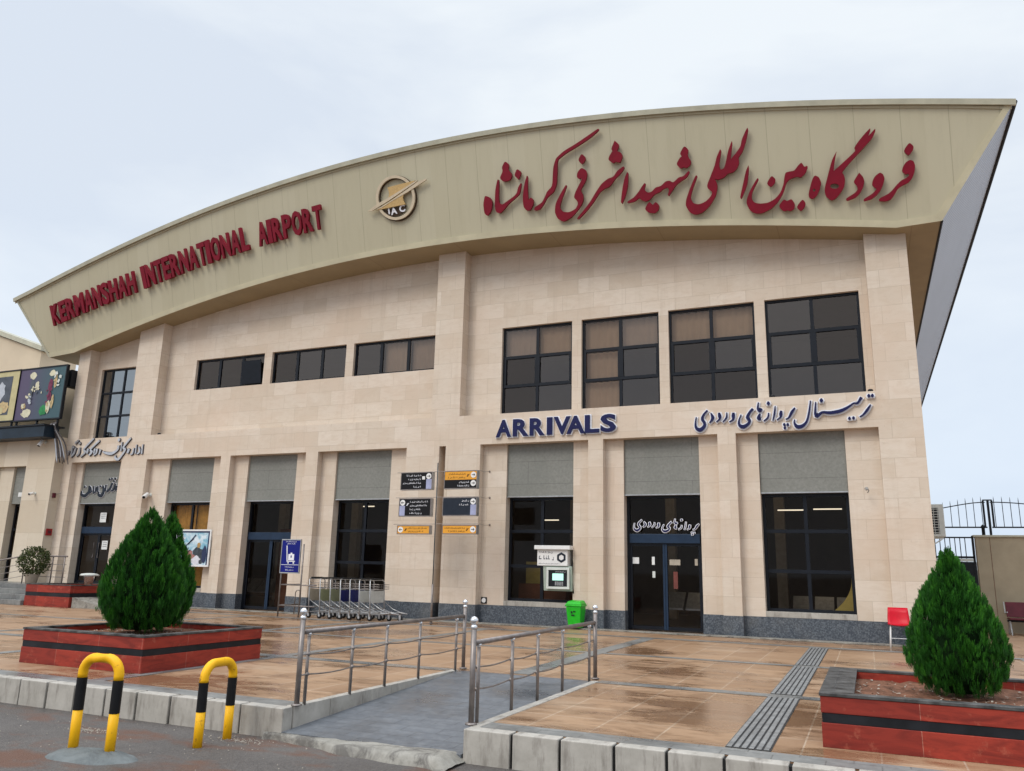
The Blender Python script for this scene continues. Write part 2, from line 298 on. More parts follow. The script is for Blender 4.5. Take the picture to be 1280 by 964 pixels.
# ---------------------------------------------------------------- mesh helpers
COL = SC.collection
class MB:
    def __init__(s): s.v = []; s.f = []; s.tone = []
    def quad(s, *p):
        i = len(s.v); s.v += [Vector(q) for q in p]; s.f.append(tuple(range(i, i+len(p)))); return s
    def box(s, x0, x1, y0, y1, z0, z1):
        i = len(s.v)
        s.v += [Vector((x, y, z)) for z in (z0, z1) for y in (y0, y1) for x in (x0, x1)]
        s.f += [tuple(i+k for k in q) for q in ((0, 2, 3, 1), (4, 5, 7, 6), (0, 1, 5, 4), (2, 6, 7, 3), (0, 4, 6, 2), (1, 3, 7, 5))]; return s
    def hexa(s, b, t):
        i = len(s.v); s.v += [Vector(q) for q in list(b)+list(t)]; n = len(b)
        s.f.append(tuple(i+k for k in reversed(range(n)))); s.f.append(tuple(i+n+k for k in range(n)))
        for k in range(n): s.f.append((i+k, i+(k+1) % n, i+n+(k+1) % n, i+n+k))
        return s
    def tube(s, pts, r, n=10, caps=True):
        pts = [Vector(p) for p in pts]; rr = r if isinstance(r, (list, tuple)) else [r]*len(pts); i0 = len(s.v); ref = None
        for k, p in enumerate(pts):
            d = ((pts[min(k+1, len(pts)-1)]-p).normalized()+(p-pts[max(k-1, 0)]).normalized())
            if d.length < 1e-6: d = Vector((0, 0, 1))
            d.normalize()
            if ref is None: ref = Vector((0, 0, 1)) if abs(d.z) < .9 else Vector((1, 0, 0))
            a = d.cross(ref).normalized(); b = d.cross(a).normalized(); ref = -(d.cross(a)).cross(d).cross(d) if False else ref
            for j in range(n):
                t = 2*math.pi*j/n; s.v.append(p+(a*math.cos(t)+b*math.sin(t))*rr[k])
        for k in range(len(pts)-1):
            for j in range(n):
                s.f.append((i0+k*n+j, i0+k*n+(j+1) % n, i0+(k+1)*n+(j+1) % n, i0+(k+1)*n+j))
        if caps:
            s.f.append(tuple(i0+j for j in reversed(range(n)))); s.f.append(tuple(i0+(len(pts)-1)*n+j for j in range(n)))
        return s
    def lathe(s, prof, c, n=20, axis='Z'):
        i0 = len(s.v); c = Vector(c)
        for r, h in prof:
            for j in range(n):
                t = 2*math.pi*j/n
                q = {'Z': (r*math.cos(t), r*math.sin(t), h), 'Y': (r*math.cos(t), h, r*math.sin(t)), 'X': (h, r*math.cos(t), r*math.sin(t))}[axis]
                s.v.append(c+Vector(q))
        for k in range(len(prof)-1):
            for j in range(n): s.f.append((i0+k*n+j, i0+k*n+(j+1) % n, i0+(k+1)*n+(j+1) % n, i0+(k+1)*n+j))
        s.f.append(tuple(i0+j for j in reversed(range(n)))); s.f.append(tuple(i0+(len(prof)-1)*n+j for j in range(n))); return s
    def ball(s, c, r, n=14, m=9, sc=(1, 1, 1)):
        i0 = len(s.v); c = Vector(c)
        for k in range(m+1):
            p = math.pi*k/m
            for j in range(n):
                t = 2*math.pi*j/n; s.v.append(c+Vector((r*sc[0]*math.sin(p)*math.cos(t), r*sc[1]*math.sin(p)*math.sin(t), r*sc[2]*math.cos(p))))
        for k in range(m):
            for j in range(n): s.f.append((i0+k*n+j, i0+k*n+(j+1) % n, i0+(k+1)*n+(j+1) % n, i0+(k+1)*n+j))
        return s
    def build(s, name, mat, root=None, smooth=False, bevel=0., kind=None, segs=2):
        me = bpy.data.meshes.new(name); off = root_world(root) if root else Vector((0, 0, 0))
        me.from_pydata([v-off for v in s.v], [], s.f); me.update()
        if s.tone:
            at = me.attributes.new('tone', 'FLOAT', 'POINT'); at.data.foreach_set('value', s.tone)
        bm = bmesh.new(); bm.from_mesh(me)
        if not s.tone:
            if smooth or bevel: bmesh.ops.remove_doubles(bm, verts=bm.verts, dist=1e-5)
            if len(s.f) > 1: bmesh.ops.recalc_face_normals(bm, faces=bm.faces)
        if bevel:
            ed = [e for e in bm.edges if len(e.link_faces) == 2 and e.calc_face_angle(0) > .6]
            bmesh.ops.bevel(bm, geom=ed, offset=bevel, segments=segs, affect='EDGES', profile=.5, clamp_overlap=True)
        bm.to_mesh(me); bm.free()
        if smooth: me.polygons.foreach_set('use_smooth', [True]*len(me.polygons))
        me.materials.append(MATS[mat]); o = bpy.data.objects.new(name, me); COL.objects.link(o)
        if root: o.parent = root
        if kind: o['kind'] = kind
        return o
def root_world(o):
    p = Vector((0, 0, 0))
    while o is not None: p += o.location; o = o.parent
    return p
def thing(name, label, cat, loc, group=None):
    o = bpy.data.objects.new(name, None); COL.objects.link(o); o.location = loc; o.empty_display_size = .2
    o['label'] = label; o['category'] = cat
    if group: o['group'] = group
    return o
def tag(o, label, cat, group=None):
    o['label'] = label; o['category'] = cat
    if group: o['group'] = group
    return o
def copy_tree(o, parent=None):
    c = o.copy(); COL.objects.link(c)
    if parent: c.parent = parent
    for ch in list(o.children): copy_tree(ch, c)
    return c
def struct(mb, name, mat, **k): return mb.build(name, mat, kind='structure', **k)
# planes for flat outlines: (origin-independent) maps
class Plane:
    def __init__(s, hit, ex, ey, n): s.hit = hit; s.ex = Vector(ex); s.ey = Vector(ey); s.n = Vector(n)
def vplane(Y): return Plane(lambda x, y: U(x, y, Y), (1, 0, 0), (0, 0, 1), (0, -1, 0))
_k = math.sqrt(1+FK*FK)
FPL = Plane(UF, (1, 0, 0), (0, -FK/_k, 1/_k), (0, -1/_k, -FK/_k))
def catmull(p, n=4, closed=False):
    out = []; m = len(p); rng = range(m) if closed else range(m-1)
    for i in rng:
        g = (lambda k: p[k % m]) if closed else (lambda k: p[max(0, min(m-1, k))])
        a, b, c, d = g(i-1), g(i), g(i+1), g(i+2)
        for j in range(n):
            t = j/n; out.append(tuple(.5*((2*b[q])+(-a[q]+c[q])*t+(2*a[q]-5*b[q]+4*c[q]-d[q])*t*t+(-a[q]+3*b[q]-3*c[q]+d[q])*t**3) for q in range(len(b))))
    if not closed: out.append(tuple(p[-1]))
    return out
def sharp_smooth(p):
    """closed outline: round gentle bends, keep sharp tips"""
    out = []; m = len(p)
    for i in range(m):
        a, b, c = Vector(p[i-1]), Vector(p[i]), Vector(p[(i+1) % m]); u, w = a-b, c-b
        if u.length < 1e-6 or w.length < 1e-6: continue
        ang = u.angle(w)
        if ang < 1.25: out.append(tuple(b))
        else:
            k = min(.3, .3)
            for t in (0, .5, 1): 
                q0 = b+u*k*(1-t); q1 = b+w*k*t; out.append(tuple((q0 if t == 0 else q1 if t == 1 else (b*.5+(b+u*k)*.25+(b+w*k)*.25))))
    return out
def outline(name, loops, pl, mat, root, depth=.08, lift=0.0, smooth=True, to_px=None):
    """loops: outlines measured in the photo, carried onto the plane pl at its true place; extruded by depth"""
    cu = bpy.data.curves.new(name, 'CURVE'); cu.dimensions = '2D'; cu.fill_mode = 'BOTH'; cu.extrude = depth/2
    P0 = None
    for lp in loops:
        if to_px: lp = [to_px(*q) for q in lp]
        W_ = [pl.hit(*q) for q in lp]
        if P0 is None: P0 = W_[0].copy()
        q2 = [((w-P0).dot(pl.ex), (w-P0).dot(pl.ey)) for w in W_]
        if smooth: q2 = sharp_smooth(q2)
        sp = cu.splines.new('POLY'); sp.points.add(len(q2)-1)
        for k, (a, b) in enumerate(q2): sp.points[k].co = (a, b, 0, 1)
        sp.use_cyclic_u = True
    return curve_part(cu, name, P0+pl.n*(lift+depth/2), pl, mat, root)
def curve_part(cu, name, origin, pl, mat, root, xs=1.0, rot=0.0):
    to = bpy.data.objects.new('tmp', cu); COL.objects.link(to)
    dg = bpy.context.evaluated_depsgraph_get(); dg.update()
    me = bpy.data.meshes.new_from_object(to.evaluated_get(dg)); bpy.data.objects.remove(to); bpy.data.curves.remove(cu)
    off = root_world(root) if root else Vector((0, 0, 0)); c, s = math.cos(rot), math.sin(rot)
    for v in me.vertices:
        x, y, z = v.co.x*xs, v.co.y, v.co.z; x, y = x*c-y*s, x*s+y*c
        v.co = origin+pl.ex*x+pl.ey*y+pl.n*z-off
    me.materials.clear(); me.materials.append(MATS[mat]); me.name = name
    o = bpy.data.objects.new(name, me); COL.objects.link(o)
    if root: o.parent = root
    return o
def text(name, body, origin, pl, h, mat, root, depth=.04, lift=0., xs=1.0, bold=0.0, rot=0., align='LEFT', spacing=1.0):
    cu = bpy.data.curves.new(name, 'FONT'); cu.body = body; cu.size = h/.70; cu.extrude = depth/2; cu.offset = bold; cu.align_x = align; cu.space_character = spacing; cu.resolution_u = 3
    return curve_part(cu, name, Vector(origin)+pl.n*(lift+depth/2), pl, mat, root, xs, rot)
def strokes(name, lst, pl, mat, root, depth=.05, lift=0., grow=0., to_px=None, scale_w=1.0, mb=None, k0=0):
    """pen strokes: each [(x, y, width) ...] in photo units, laid on plane pl as solid ribbons"""
    M_ = mb or MB()
    for si, st in enumerate(lst):
        if len(st) == 1: x, y, w = st[0]; st = [(x, y-w*.5, w*.35), (x, y, w), (x, y+w*.5, w*.35)]
        pts = catmull(st, 3) if len(st) > 2 else list(st)
        q = []
        for x, y, w in pts:
            a = to_px(x, y) if to_px else (x, y); e = to_px(x+w, y) if to_px else (x+w, y)
            P = pl.hit(*a); r = max(.004, (pl.hit(*e)-P).length*.5*scale_w+grow); q.append((P, r))
        L, Rr = [], []
        for i, (P, r) in enumerate(q):
            d = q[min(i+1, len(q)-1)][0]-q[max(i-1, 0)][0]
            if d.length < 1e-7: d = pl.ex
            d.normalize(); s = d.cross(pl.n)
            ext = d*(-r*.5 if i == 0 else r*.5 if i == len(q)-1 else 0)
            L.append(P+s*r+ext); Rr.append(P-s*r+ext)
        zf = pl.n*(lift+depth+.0007*(si+k0)); zb = pl.n*(lift-.002)
        for i in range(len(q)-1):
            M_.quad(L[i]+zf, Rr[i]+zf, Rr[i+1]+zf, L[i+1]+zf); M_.quad(L[i]+zb, L[i+1]+zb, L[i+1]+zf, L[i]+zf); M_.quad(Rr[i]+zb, Rr[i]+zf, Rr[i+1]+zf, Rr[i+1]+zb)
        M_.quad(L[0]+zb, L[0]+zf, Rr[0]+zf, Rr[0]+zb); M_.quad(L[-1]+zb, Rr[-1]+zb, Rr[-1]+zf, L[-1]+zf)
    if mb is not None: return M_
    return M_.build(name, mat, root)
def zx(ox, oy, k): return lambda x, y: (ox+x/k, oy+y/k)
# ================================================================ SETTING
GZ = -0.28
struct(MB().quad((-1500, -1500, GZ), (1500, -1500, GZ), (1500, 1500, GZ), (-1500, 1500, GZ)), 'road', 'asphalt')
RX0, RX1, KY, RY1 = -5.43, -3.44, -13.12, -9.35       # ramp opening in the plaza edge
pz = MB()
for a in ((-60, RX0-.10, KY+.14, 45), (RX0-.10, RX1+.10, RY1, 45), (RX1+.10, 40, KY+.14, 45)): pz.box(a[0], a[1], a[2], a[3], GZ+.01, 0)
struct(pz, 'plaza', 'plaza_tiles')
# grey paving bands, sheets 4 mm above the tiles
bd = MB()
def strip(m, x0, x1, y0, y1, z): m.quad((x0, y0, z), (x1, y0, z), (x1, y1, z), (x0, y1, z))
for x0, x1 in ((-60, RX0-.1), (RX1+.1, 40)): strip(bd, x0, x1, KY+.14, -12.70, .004)
xs_b = [(-8.56, .22), (-12.16, .22), (-15.76, .22), (2.6, .22), (6.2, .22)]
for yb, hw in ((-9.37, .13), (-5.70, .10), (-1.75, .15)):
    if yb < -9: segs = ((-60, RX0-.1), (RX1+.1, 40))
    else: segs = ((-60, 40),)
    for x0, x1 in segs: strip(bd, x0, x1, yb-hw, yb+hw, .004)
for xb, w in xs_b:
    for y0, y1 in ((-12.70, -9.50), (-9.24, -5.80), (-5.60, -1.90)): strip(bd, xb-w/2, xb+w/2, y0, y1, .004)
for y0, y1 in ((-9.24, -5.80), (-5.60, -1.90)): strip(bd, -4.70, -4.40, y0, y1, .004)
struct(bd, 'paving_band', 'grey_band')
tt, tg = MB(), MB()
for y0, y1 in ((-12.68, -9.52), (-9.22, -5.82), (-5.58, -1.92)):
    strip(tg, -1.20, -.83, y0, y1, .004)
    L_ = y1-y0; n = max(1, round(L_/.4)); 
    for j in range(n):
        a = y0+j*L_/n+.006; b = y0+(j+1)*L_/n-.006
        for i in range(6):
            x = -1.20+.012+i*.0605; tt.box(x, x+.042, a, b, .004, .014)
struct(tg, 'tactile_strip', 'tactile_groove'); struct(tt, 'tactile_ribs', 'tactile_tile', bevel=.003, segs=1)
# kerb of cut blocks with open joints
kb = MB(); random.seed(3)
def kerb_run(x0, x1, step=.47):
    x = x0
    while x < x1-.02:
        w = min(step*random.uniform(.93, 1.07), x1-x); 
        if x1-x-w < .15: w = x1-x
        dy = random.uniform(-.006, .006); kb.box(x+.013, x+w-.013, KY+dy, KY+.15, GZ-.05, .004); x += w
kerb_run(-26, RX0); kerb_run(RX1, 9)
struct(kb, 'kerb', 'kerb_stone', bevel=.008)
struct(MB().box(-26, RX0-.02, KY+.03, KY+.14, GZ-.04, -.01).box(RX1+.02, 9, KY+.03, KY+.14, GZ-.04, -.01), 'kerb_bed', 'rubber')
rk = MB()
for x0, x1 in ((RX0-.10, RX0), (RX1, RX1+.10)):
    y = KY+.15
    while y < RY1-.05:
        y2 = min(y+.62, RY1); rk.box(x0, x1, y+.003, y2-.003, GZ, .008); y = y2
struct(rk, 'ramp_kerb', 'kerb_stone', bevel=.006)
struct(MB().hexa([(RX0, KY-.02, GZ-.1), (RX1, KY-.02, GZ-.1), (RX1, RY1, GZ-.1), (RX0, RY1, GZ-.1)], [(RX0, KY-.02, GZ+.07), (RX1, KY-.02, GZ+.07), (RX1, RY1, .002), (RX0, RY1, .002)]), 'ramp', 'ramp_paver')
# rough concrete apron at the foot of the ramp
def apron():
    random.seed(11); m = MB(); nx, ny = 40, 12; x0, x1, y0, y1 = -5.62, -3.40, -13.20, KY+.02
    P = []
    for j in range(ny+1):
        for i in range(nx+1):
            u, v = i/nx, j/ny; x = x0+(x1-x0)*u; yb = y0-.36*u+.035*math.sin(u*9)+.02*math.sin(u*23); y = yb+(y1-yb)*v
            h = (.055+.045*u*(1-v*.4))*min(1, v*5)**.5*min(1, (1-u)*16+.2); h += random.uniform(-.003, .003)+.003*math.sin(u*23+v*7)
            P.append((x, y, GZ+.002+max(0, h) if 0 < j else GZ-.02))
    m.v = [Vector(p) for p in P]
    for j in range(ny):
        for i in range(nx): a = j*(nx+1)+i; m.f.append((a, a+1, a+nx+2, a+nx+1))
    struct(m, 'ramp_apron', 'concrete', smooth=True)
apron()
hb = MB(); random.seed(5); xs = [-900+i*60 for i in range(31)]
for i in range(30):
    h0, h1 = 16+8*math.sin(i*.7)+4*math.sin(i*1.9), 16+8*math.sin((i+1)*.7)+4*math.sin((i+1)*1.9)
    hb.hexa([(xs[i], 900, GZ), (xs[i+1], 900, GZ), (xs[i+1], 1300, GZ), (xs[i], 1300, GZ)], [(xs[i], 1080, h0*.9), (xs[i+1], 1080, h1*.9), (xs[i+1], 1150, h1), (xs[i], 1150, h0)])
struct(hb, 'hills', 'hills')
# ================================================================ TERMINAL BUILDING
TB = thing('terminal_building', 'long beige stone airport terminal with a curved cream roof fascia and dark windows', 'building', (-12.6, 0, 0))
XL, XR = -26.607, 1.39
def Tc(x): q = x+13; return 3.17e-6*q**4-2.765e-5*q**3-.00855682*q*q+.02948154*q+13.69649
def Bc(x): q = x+13; return 5.29e-6*q**4-2.008e-5*q**3-.00891102*q*q+.02807695*q+10.7308
LTIP, RTIP = (-29.62, 11.23), (3.757, 11.915)
LBOT, RBOT = (-27.95, 8.868), (2.143, 9.514)
ops = [(-26.19, -23.70), (-22.50, -19.19), (-18.79, -15.77), (-15.31, -12.15), (-9.75, -6.57), (-6.16, -3.20), (-2.76, .46)]
mids = [(-25.85, -24.00), (-21.65, -19.68), (-18.22, -16.27), (-14.77, -12.79), (-9.02, -7.06), (-5.67, -3.71), (-2.26, -.28)]
BT, GT, PT, PB = 5.68, .475, 4.83, 3.36            # band top, granite top, opening top, grey panel bottom
# lower frame of posts and band (front plane Y = 0)
w = MB(); posts = []; x = XL
for a, b in ops: posts.append((x, a)); x = b
posts.append((x, XR))
sl = (-11.06, -10.85)
posts2 = []
for a, b in posts:
    if a < sl[0] < b: posts2 += [(a, sl[0]), (sl[1], b)]
    else: posts2.append((a, b))
for a, b in posts2: w.box(a, b, 0, .62, GT, PT)
w.box(sl[0]-.01, sl[1]+.01, .36, .50, GT, PT)
w.box(XL, XR, 0, .60, PT, BT)
for (a, b), (c, d) in zip(ops, mids):                 # set-back jambs
    w.box(a+.001, c, .23, .618, GT, PT-.001); w.box(d, b-.001, .23, .618, GT, PT-.001)
w.box(XR-.30, XR, .60, 44, .0, BT); w.box(XL, XL+.3, .60, 44, 0, BT)
w.build('lower_wall', 'wall_stone', TB)
for i, (a, b) in enumerate(posts2):
    MB().box(a-.012, b+.012, -.016, .60, -.02, GT).build('granite_plinth', 'granite', TB)
g = MB()
for k, ((a, b), (c, d)) in enumerate(zip(ops, mids)):
    if k in (1, 3, 4, 6):
        MB().box(a+.013, b-.013, .216, .60, -.02, GT).build('granite_plinth', 'granite', TB)
    else:
        for p, q in ((a+.013, c+.012), (d-.012, b-.013)): MB().box(p, q, .215, .60, -.02, GT).build('granite_plinth', 'granite', TB)
g = MB(); g.box(XR-.28, XR+.014, .61, 44, -.02, GT)
g.build('granite_plinth', 'granite', TB)
for k in (1, 3, 4, 6):
    c, d = mids[k]; MB().box(c+.001, d-.001, .21, .60, GT+.001, .60).build('window_sill', 'kerb_stone', TB, bevel=.006)
# upper wall (set back) with window holes, stepped to the roof curve
UY = .39
upA = [(-21.13, -18.12), (-17.80, -14.82), (-14.53, -11.58)]; upB = [(-9.34, -7.18), (-6.90, -4.71), (-4.45, -2.22), (-1.96, .27)]; upL = (-25.80, -24.05)
holes = [(*p, 7.26, 8.34) for p in upA]+[(*p, 5.62, 8.32) for p in upB]+[(*upL, 5.62, 8.36)]
u = MB(); br = sorted(set([XL, XR]+[h[0] for h in holes]+[h[1] for h in holes]+[XL+i*1.0 for i in range(1, 28)]))
for a, b in zip(br[:-1], br[1:]):
    if b-a < 1e-4: continue
    zt0, zt1 = Bc(a)+.25, Bc(b)+.25; hs = sorted([h for h in holes if h[0] <= a+1e-5 and h[1] >= b-1e-5], key=lambda h: h[2]); z = 5.60
    for h in hs:
        if h[2] > z: u.box(a, b, UY, UY+.28, z, h[2])
        z = h[3]
    u.hexa([(a, UY, z), (b, UY, z), (b, UY+.28, z), (a, UY+.28, z)], [(a, UY, zt0), (b, UY, zt1), (b, UY+.28, zt1), (a, UY+.28, zt0)])
u.box(XR-.3, XR, UY+.28, 44, BT, 9.55); u.box(XL, XL+.3, UY+.28, 44, BT, 9.2)
u.build('upper_wall', 'wall_stone', TB)
for a, b in ((-26.86, -26.03), (-23.60, -22.47), (-11.36, -10.45), (.47, XR)):
    p = MB(); a2 = max(a, XL)
    p.hexa([(a2, 0, BT), (b, 0, BT), (b, UY-.002, BT), (a2, UY-.002, BT)], [(a2, 0, Bc(a2)+.3), (b, 0, Bc(b)+.3), (b, UY-.002, Bc(b)+.3), (a2, UY-.002, Bc(a2)+.3)])
    p.build('pilaster', 'wall_stone', TB)
# back of the building and floors
bk = MB(); bk.box(XL+.3, XR-.3, 43.7, 44, 0, 11.5); bk.box(XL+.305, XR-.305, 9.0, 9.2, 0, 11.5); bk.box(XL+.304, XR-.304, .71, 9, 9.6, 9.7); bk.box(XL+.31, XR-.31, .70, 9, 4.95, 5.15); bk.build('inner_wall', 'room_dark', TB)
MB().box(XL+.3, XR-.3, .62, 9, .002, .02).build('inner_floor', 'room_floor', TB)
# --- roof: one leaning-fronted prism
def section():
    top = [LTIP]+[(x, Tc(x)) for x in [-28+i*1.5 for i in range(21)]]+[RTIP]
    bot = [RBOT, (1.18, 9.495)]+[(x, Bc(x)) for x in [0.2-i*1.3 for i in range(21)]]+[(-26.9, 8.955), LBOT]
    return top, bot
top, bot = section(); DEPTH = 46.0
fa = MB(); ring = top+bot; fa.f.append(tuple(range(len(ring)))); fa.v = [Vector((x, fY(z), z)) for x, z in ring]
# fascia as quads between top and bottom curve for clean shading
fa = MB(); xs = [-29.62+i*(3.757+29.62)/70 for i in range(71)]
def edge_z(poly, x):
    for (a, za), (b, zb) in zip(poly[:-1], poly[1:]):
        if min(a, b)-1e-6 <= x <= max(a, b)+1e-6 and abs(b-a) > 1e-6: return za+(zb-za)*(x-a)/(b-a)
low = [LTIP, LBOT]+list(reversed(bot))[1:-1]+[RBOT, RTIP]
for a, b in zip(xs[:-1], xs[1:]):
    za0, za1, zb0, zb1 = edge_z(low, a), edge_z(top, a), edge_z(low, b), edge_z(top, b)
    fa.quad((a, fY(za0), za0), (b, fY(zb0), zb0), (b, fY(zb1), zb1), (a, fY(za1), za1))
fa.build('fascia', 'fascia_sheet', TB)
so_ = MB()
for (a, za), (b, zb) in zip(bot[:-1], bot[1:]): so_.quad((a, fY(za), za), (b, fY(zb), zb), (b, DEPTH, zb), (a, DEPTH, za))
so_.build('soffit', 'soffit_sheet', TB)
rt = MB()
for (a, za), (b, zb) in zip(top[:-1], top[1:]): rt.quad((a, fY(za), za), (b, fY(zb), zb), (b, DEPTH, zb), (a, DEPTH, za))
rt.build('roof', 'ribbed_metal', TB)
for nm, P, Q in (('roof_side', RBOT, RTIP), ('roof_side', LBOT, LTIP)):
    m = MB(); m.quad((P[0], fY(P[1]), P[1]), (Q[0], fY(Q[1]), Q[1]), (Q[0], DEPTH, Q[1]), (P[0], DEPTH, P[1])); m.build(nm, 'ribbed_metal', TB)
gb = MB(); gb.v = [Vector((x, DEPTH, z)) for x, z in ring]; gb.f.append(tuple(range(len(ring)))); gb.build('roof_gable', 'wall_plain', TB)
def trim(name, poly, wdt, mat, inward, proud=.05, closed=False):
    """strip that follows an edge of the fascia, standing proud of it"""
    m = MB(); n = len(poly)
    for i in range(n-1):
        p, q = poly[i], poly[i+1]
        def pts(pt, d):
            x, z = pt; x2, z2 = x+d[0]*wdt, z+d[1]*wdt
            o = Vector((0, -1, -FK)).normalized()*proud
            return Vector((x, fY(z), z)), Vector((x2, fY(z2), z2)), o
        a0, a1, o = pts(p, inward(i)); b0, b1, _ = pts(q, inward(i+1))
        m.quad(a0+o, b0+o, b1+o, a1+o); m.quad(a1+o, b1+o, b1, a1); m.quad(a0, b0, b0+o, a0+o)
    return m.build(name, mat, TB)
tl = [LTIP]+[(x, Tc(x)) for x in [-28.6+i*.8 for i in range(40)]]+[RTIP]
trim('roof_edge_trim', tl, .13, 'cap_trim', lambda i: (0, -1), .10)
trim('roof_edge_trim', [(x, z-.135) for x, z in tl[:-1]]+[(RTIP[0]-.08, RTIP[1]-.135)], .055, 'fascia_sheet', lambda i: (0, -1), .03)
bl = [LBOT]+[(x, Bc(x)) for x in [-26.6+i*.8 for i in range(35)]]+[(1.18, 9.495), RBOT]
trim('fascia_foot_trim', bl, .16, 'fascia_trim', lambda i: (0, 1), .035)
trim('fascia_end_trim', [RBOT, RTIP], .17, 'fascia_trim', lambda i: (-.92, -.05) if i else (-.75, .75), .037)
trim('fascia_end_trim', [LBOT, LTIP], .10, 'cap_trim', lambda i: (.9, .0), .037)
me_ = MB(); me_.tube([(RTIP[0]+.005, fY(RTIP[1])+.02, RTIP[1]-.03), (RTIP[0]+.005, DEPTH, RTIP[1]-.03)], .045, 8); me_.tube([(RBOT[0], fY(RBOT[1]), RBOT[1]), (RBOT[0], DEPTH, RBOT[1])], .03, 6)
me_.build('roof_gutter', 'black_iron', TB)
# --- windows
def window(x0, x1, z0, z1, Y, cols, rows, gm, root, fr=.055, mull=.06, colw=None, fm='frame_dark', depth=.07, curtains=(), rowz=None, thick_mid=None, cmat='curtain_brown'):
    f = MB(); f.box(x0, x1, Y, Y+depth, z1-fr, z1); f.box(x0, x1, Y, Y+depth, z0, z0+fr); f.box(x0, x0+fr, Y, Y+depth, z0+fr, z1-fr); f.box(x1-fr, x1, Y, Y+depth, z0+fr, z1-fr)
    cx = colw or [x0+(x1-x0)*i/cols for i in range(cols+1)]; rz = rowz or [z0+(z1-z0)*i/rows for i in range(rows+1)]
    for c in cx[1:-1]: f.box(c-mull/2, c+mull/2, Y+.004, Y+depth-.004, z0+fr, z1-fr)
    for r_ in rz[1:-1]: f.box(x0+fr, x1-fr, Y-.008, Y+depth-.008, r_-mull/2, r_+mull/2)
    if thick_mid:
        a, b = thick_mid; c = (x0+x1)/2; f.box(c-.075, c+.075, Y-.014, Y+.03, rz[a]+mull/2, rz[b]-mull/2); 
        for xx in (x0+fr, x1-fr-.05): f.box(xx, xx+.05, Y-.014, Y+.03, rz[a]+mull/2, rz[b]-mull/2)
    fo = f.build('window', fm, root)
    for i in range(len(cx)-1):
        for j in range(len(rz)-1):
            a, b = cx[i]+(fr if i == 0 else mull/2), cx[i+1]-(fr if i == len(cx)-2 else mull/2); c, d = rz[j]+(fr if j == 0 else mull/2), rz[j+1]-(fr if j == len(rz)-2 else mull/2)
            t = random.uniform(-.004, .004)
            MB().quad((a, Y+.035+t, c), (b, Y+.035-t, c), (b, Y+.035-t, d), (a, Y+.035+t, d)).build('pane', (gm+'_pale' if gm == 'glass_upper' and random.random() < .4 else gm), fo)
            if (i, j) in curtains:
                cm = MB(); n = 18; yc = Y+.22
                pr = [(a-.03+(b-a+.06)*k/n, yc+.025*math.sin(k*1.9+i)+.012*math.sin(k*4.1)) for k in range(n+1)]
                for (p0, q0), (p1, q1) in zip(pr[:-1], pr[1:]): cm.quad((p0, q0, c-.02), (p1, q1, c-.02), (p1, q1, d+.02), (p0, q0, d+.02))
                cm.build('curtain', cmat, fo, smooth=True)
    return fo
random.seed(21)
cA = [(), (), ((1, 0), (2, 0))]
for i, (a, b) in enumerate(upA):
    window(a, b, 7.26, 8.34, UY+.10, 3, 1, 'glass_upper', TB, fr=.06, mull=.10, curtains=cA[i])
sash = MB(); sash.hexa([(-19.02, .40, 7.32), (-18.2, .40, 7.32), (-18.2, .44, 7.32), (-19.02, .44, 7.32)], [(-19.02, .30, 8.1), (-18.2, .30, 8.1), (-18.2, .34, 8.1), (-19.02, .34, 8.1)])
sash.build('open_sash', 'frame_dark', TB)
rzB = [5.60, 6.57, 7.42, 8.32]
cB = [((0, 2), (1, 2)), ((0, 2), (1, 2), (0, 1), (0, 0)), ((0, 2), (1, 2)), ()]
for i, (a, b) in enumerate(upB):
    window(a, b, 5.60, 8.32, UY+.10, 2, 3, 'glass_upper', TB, fr=.06, mull=.085, rowz=rzB, thick_mid=(1, 2), curtains=cB[i])
window(upL[0], upL[1], 5.60, 8.36, UY+.10, 3, 3, 'glass_mirror', TB, fr=.06, mull=.07, colw=[upL[0], upL[0]+.45, upL[0]+1.1, upL[1]], rowz=[5.6, 6.58, 7.45, 8.36])
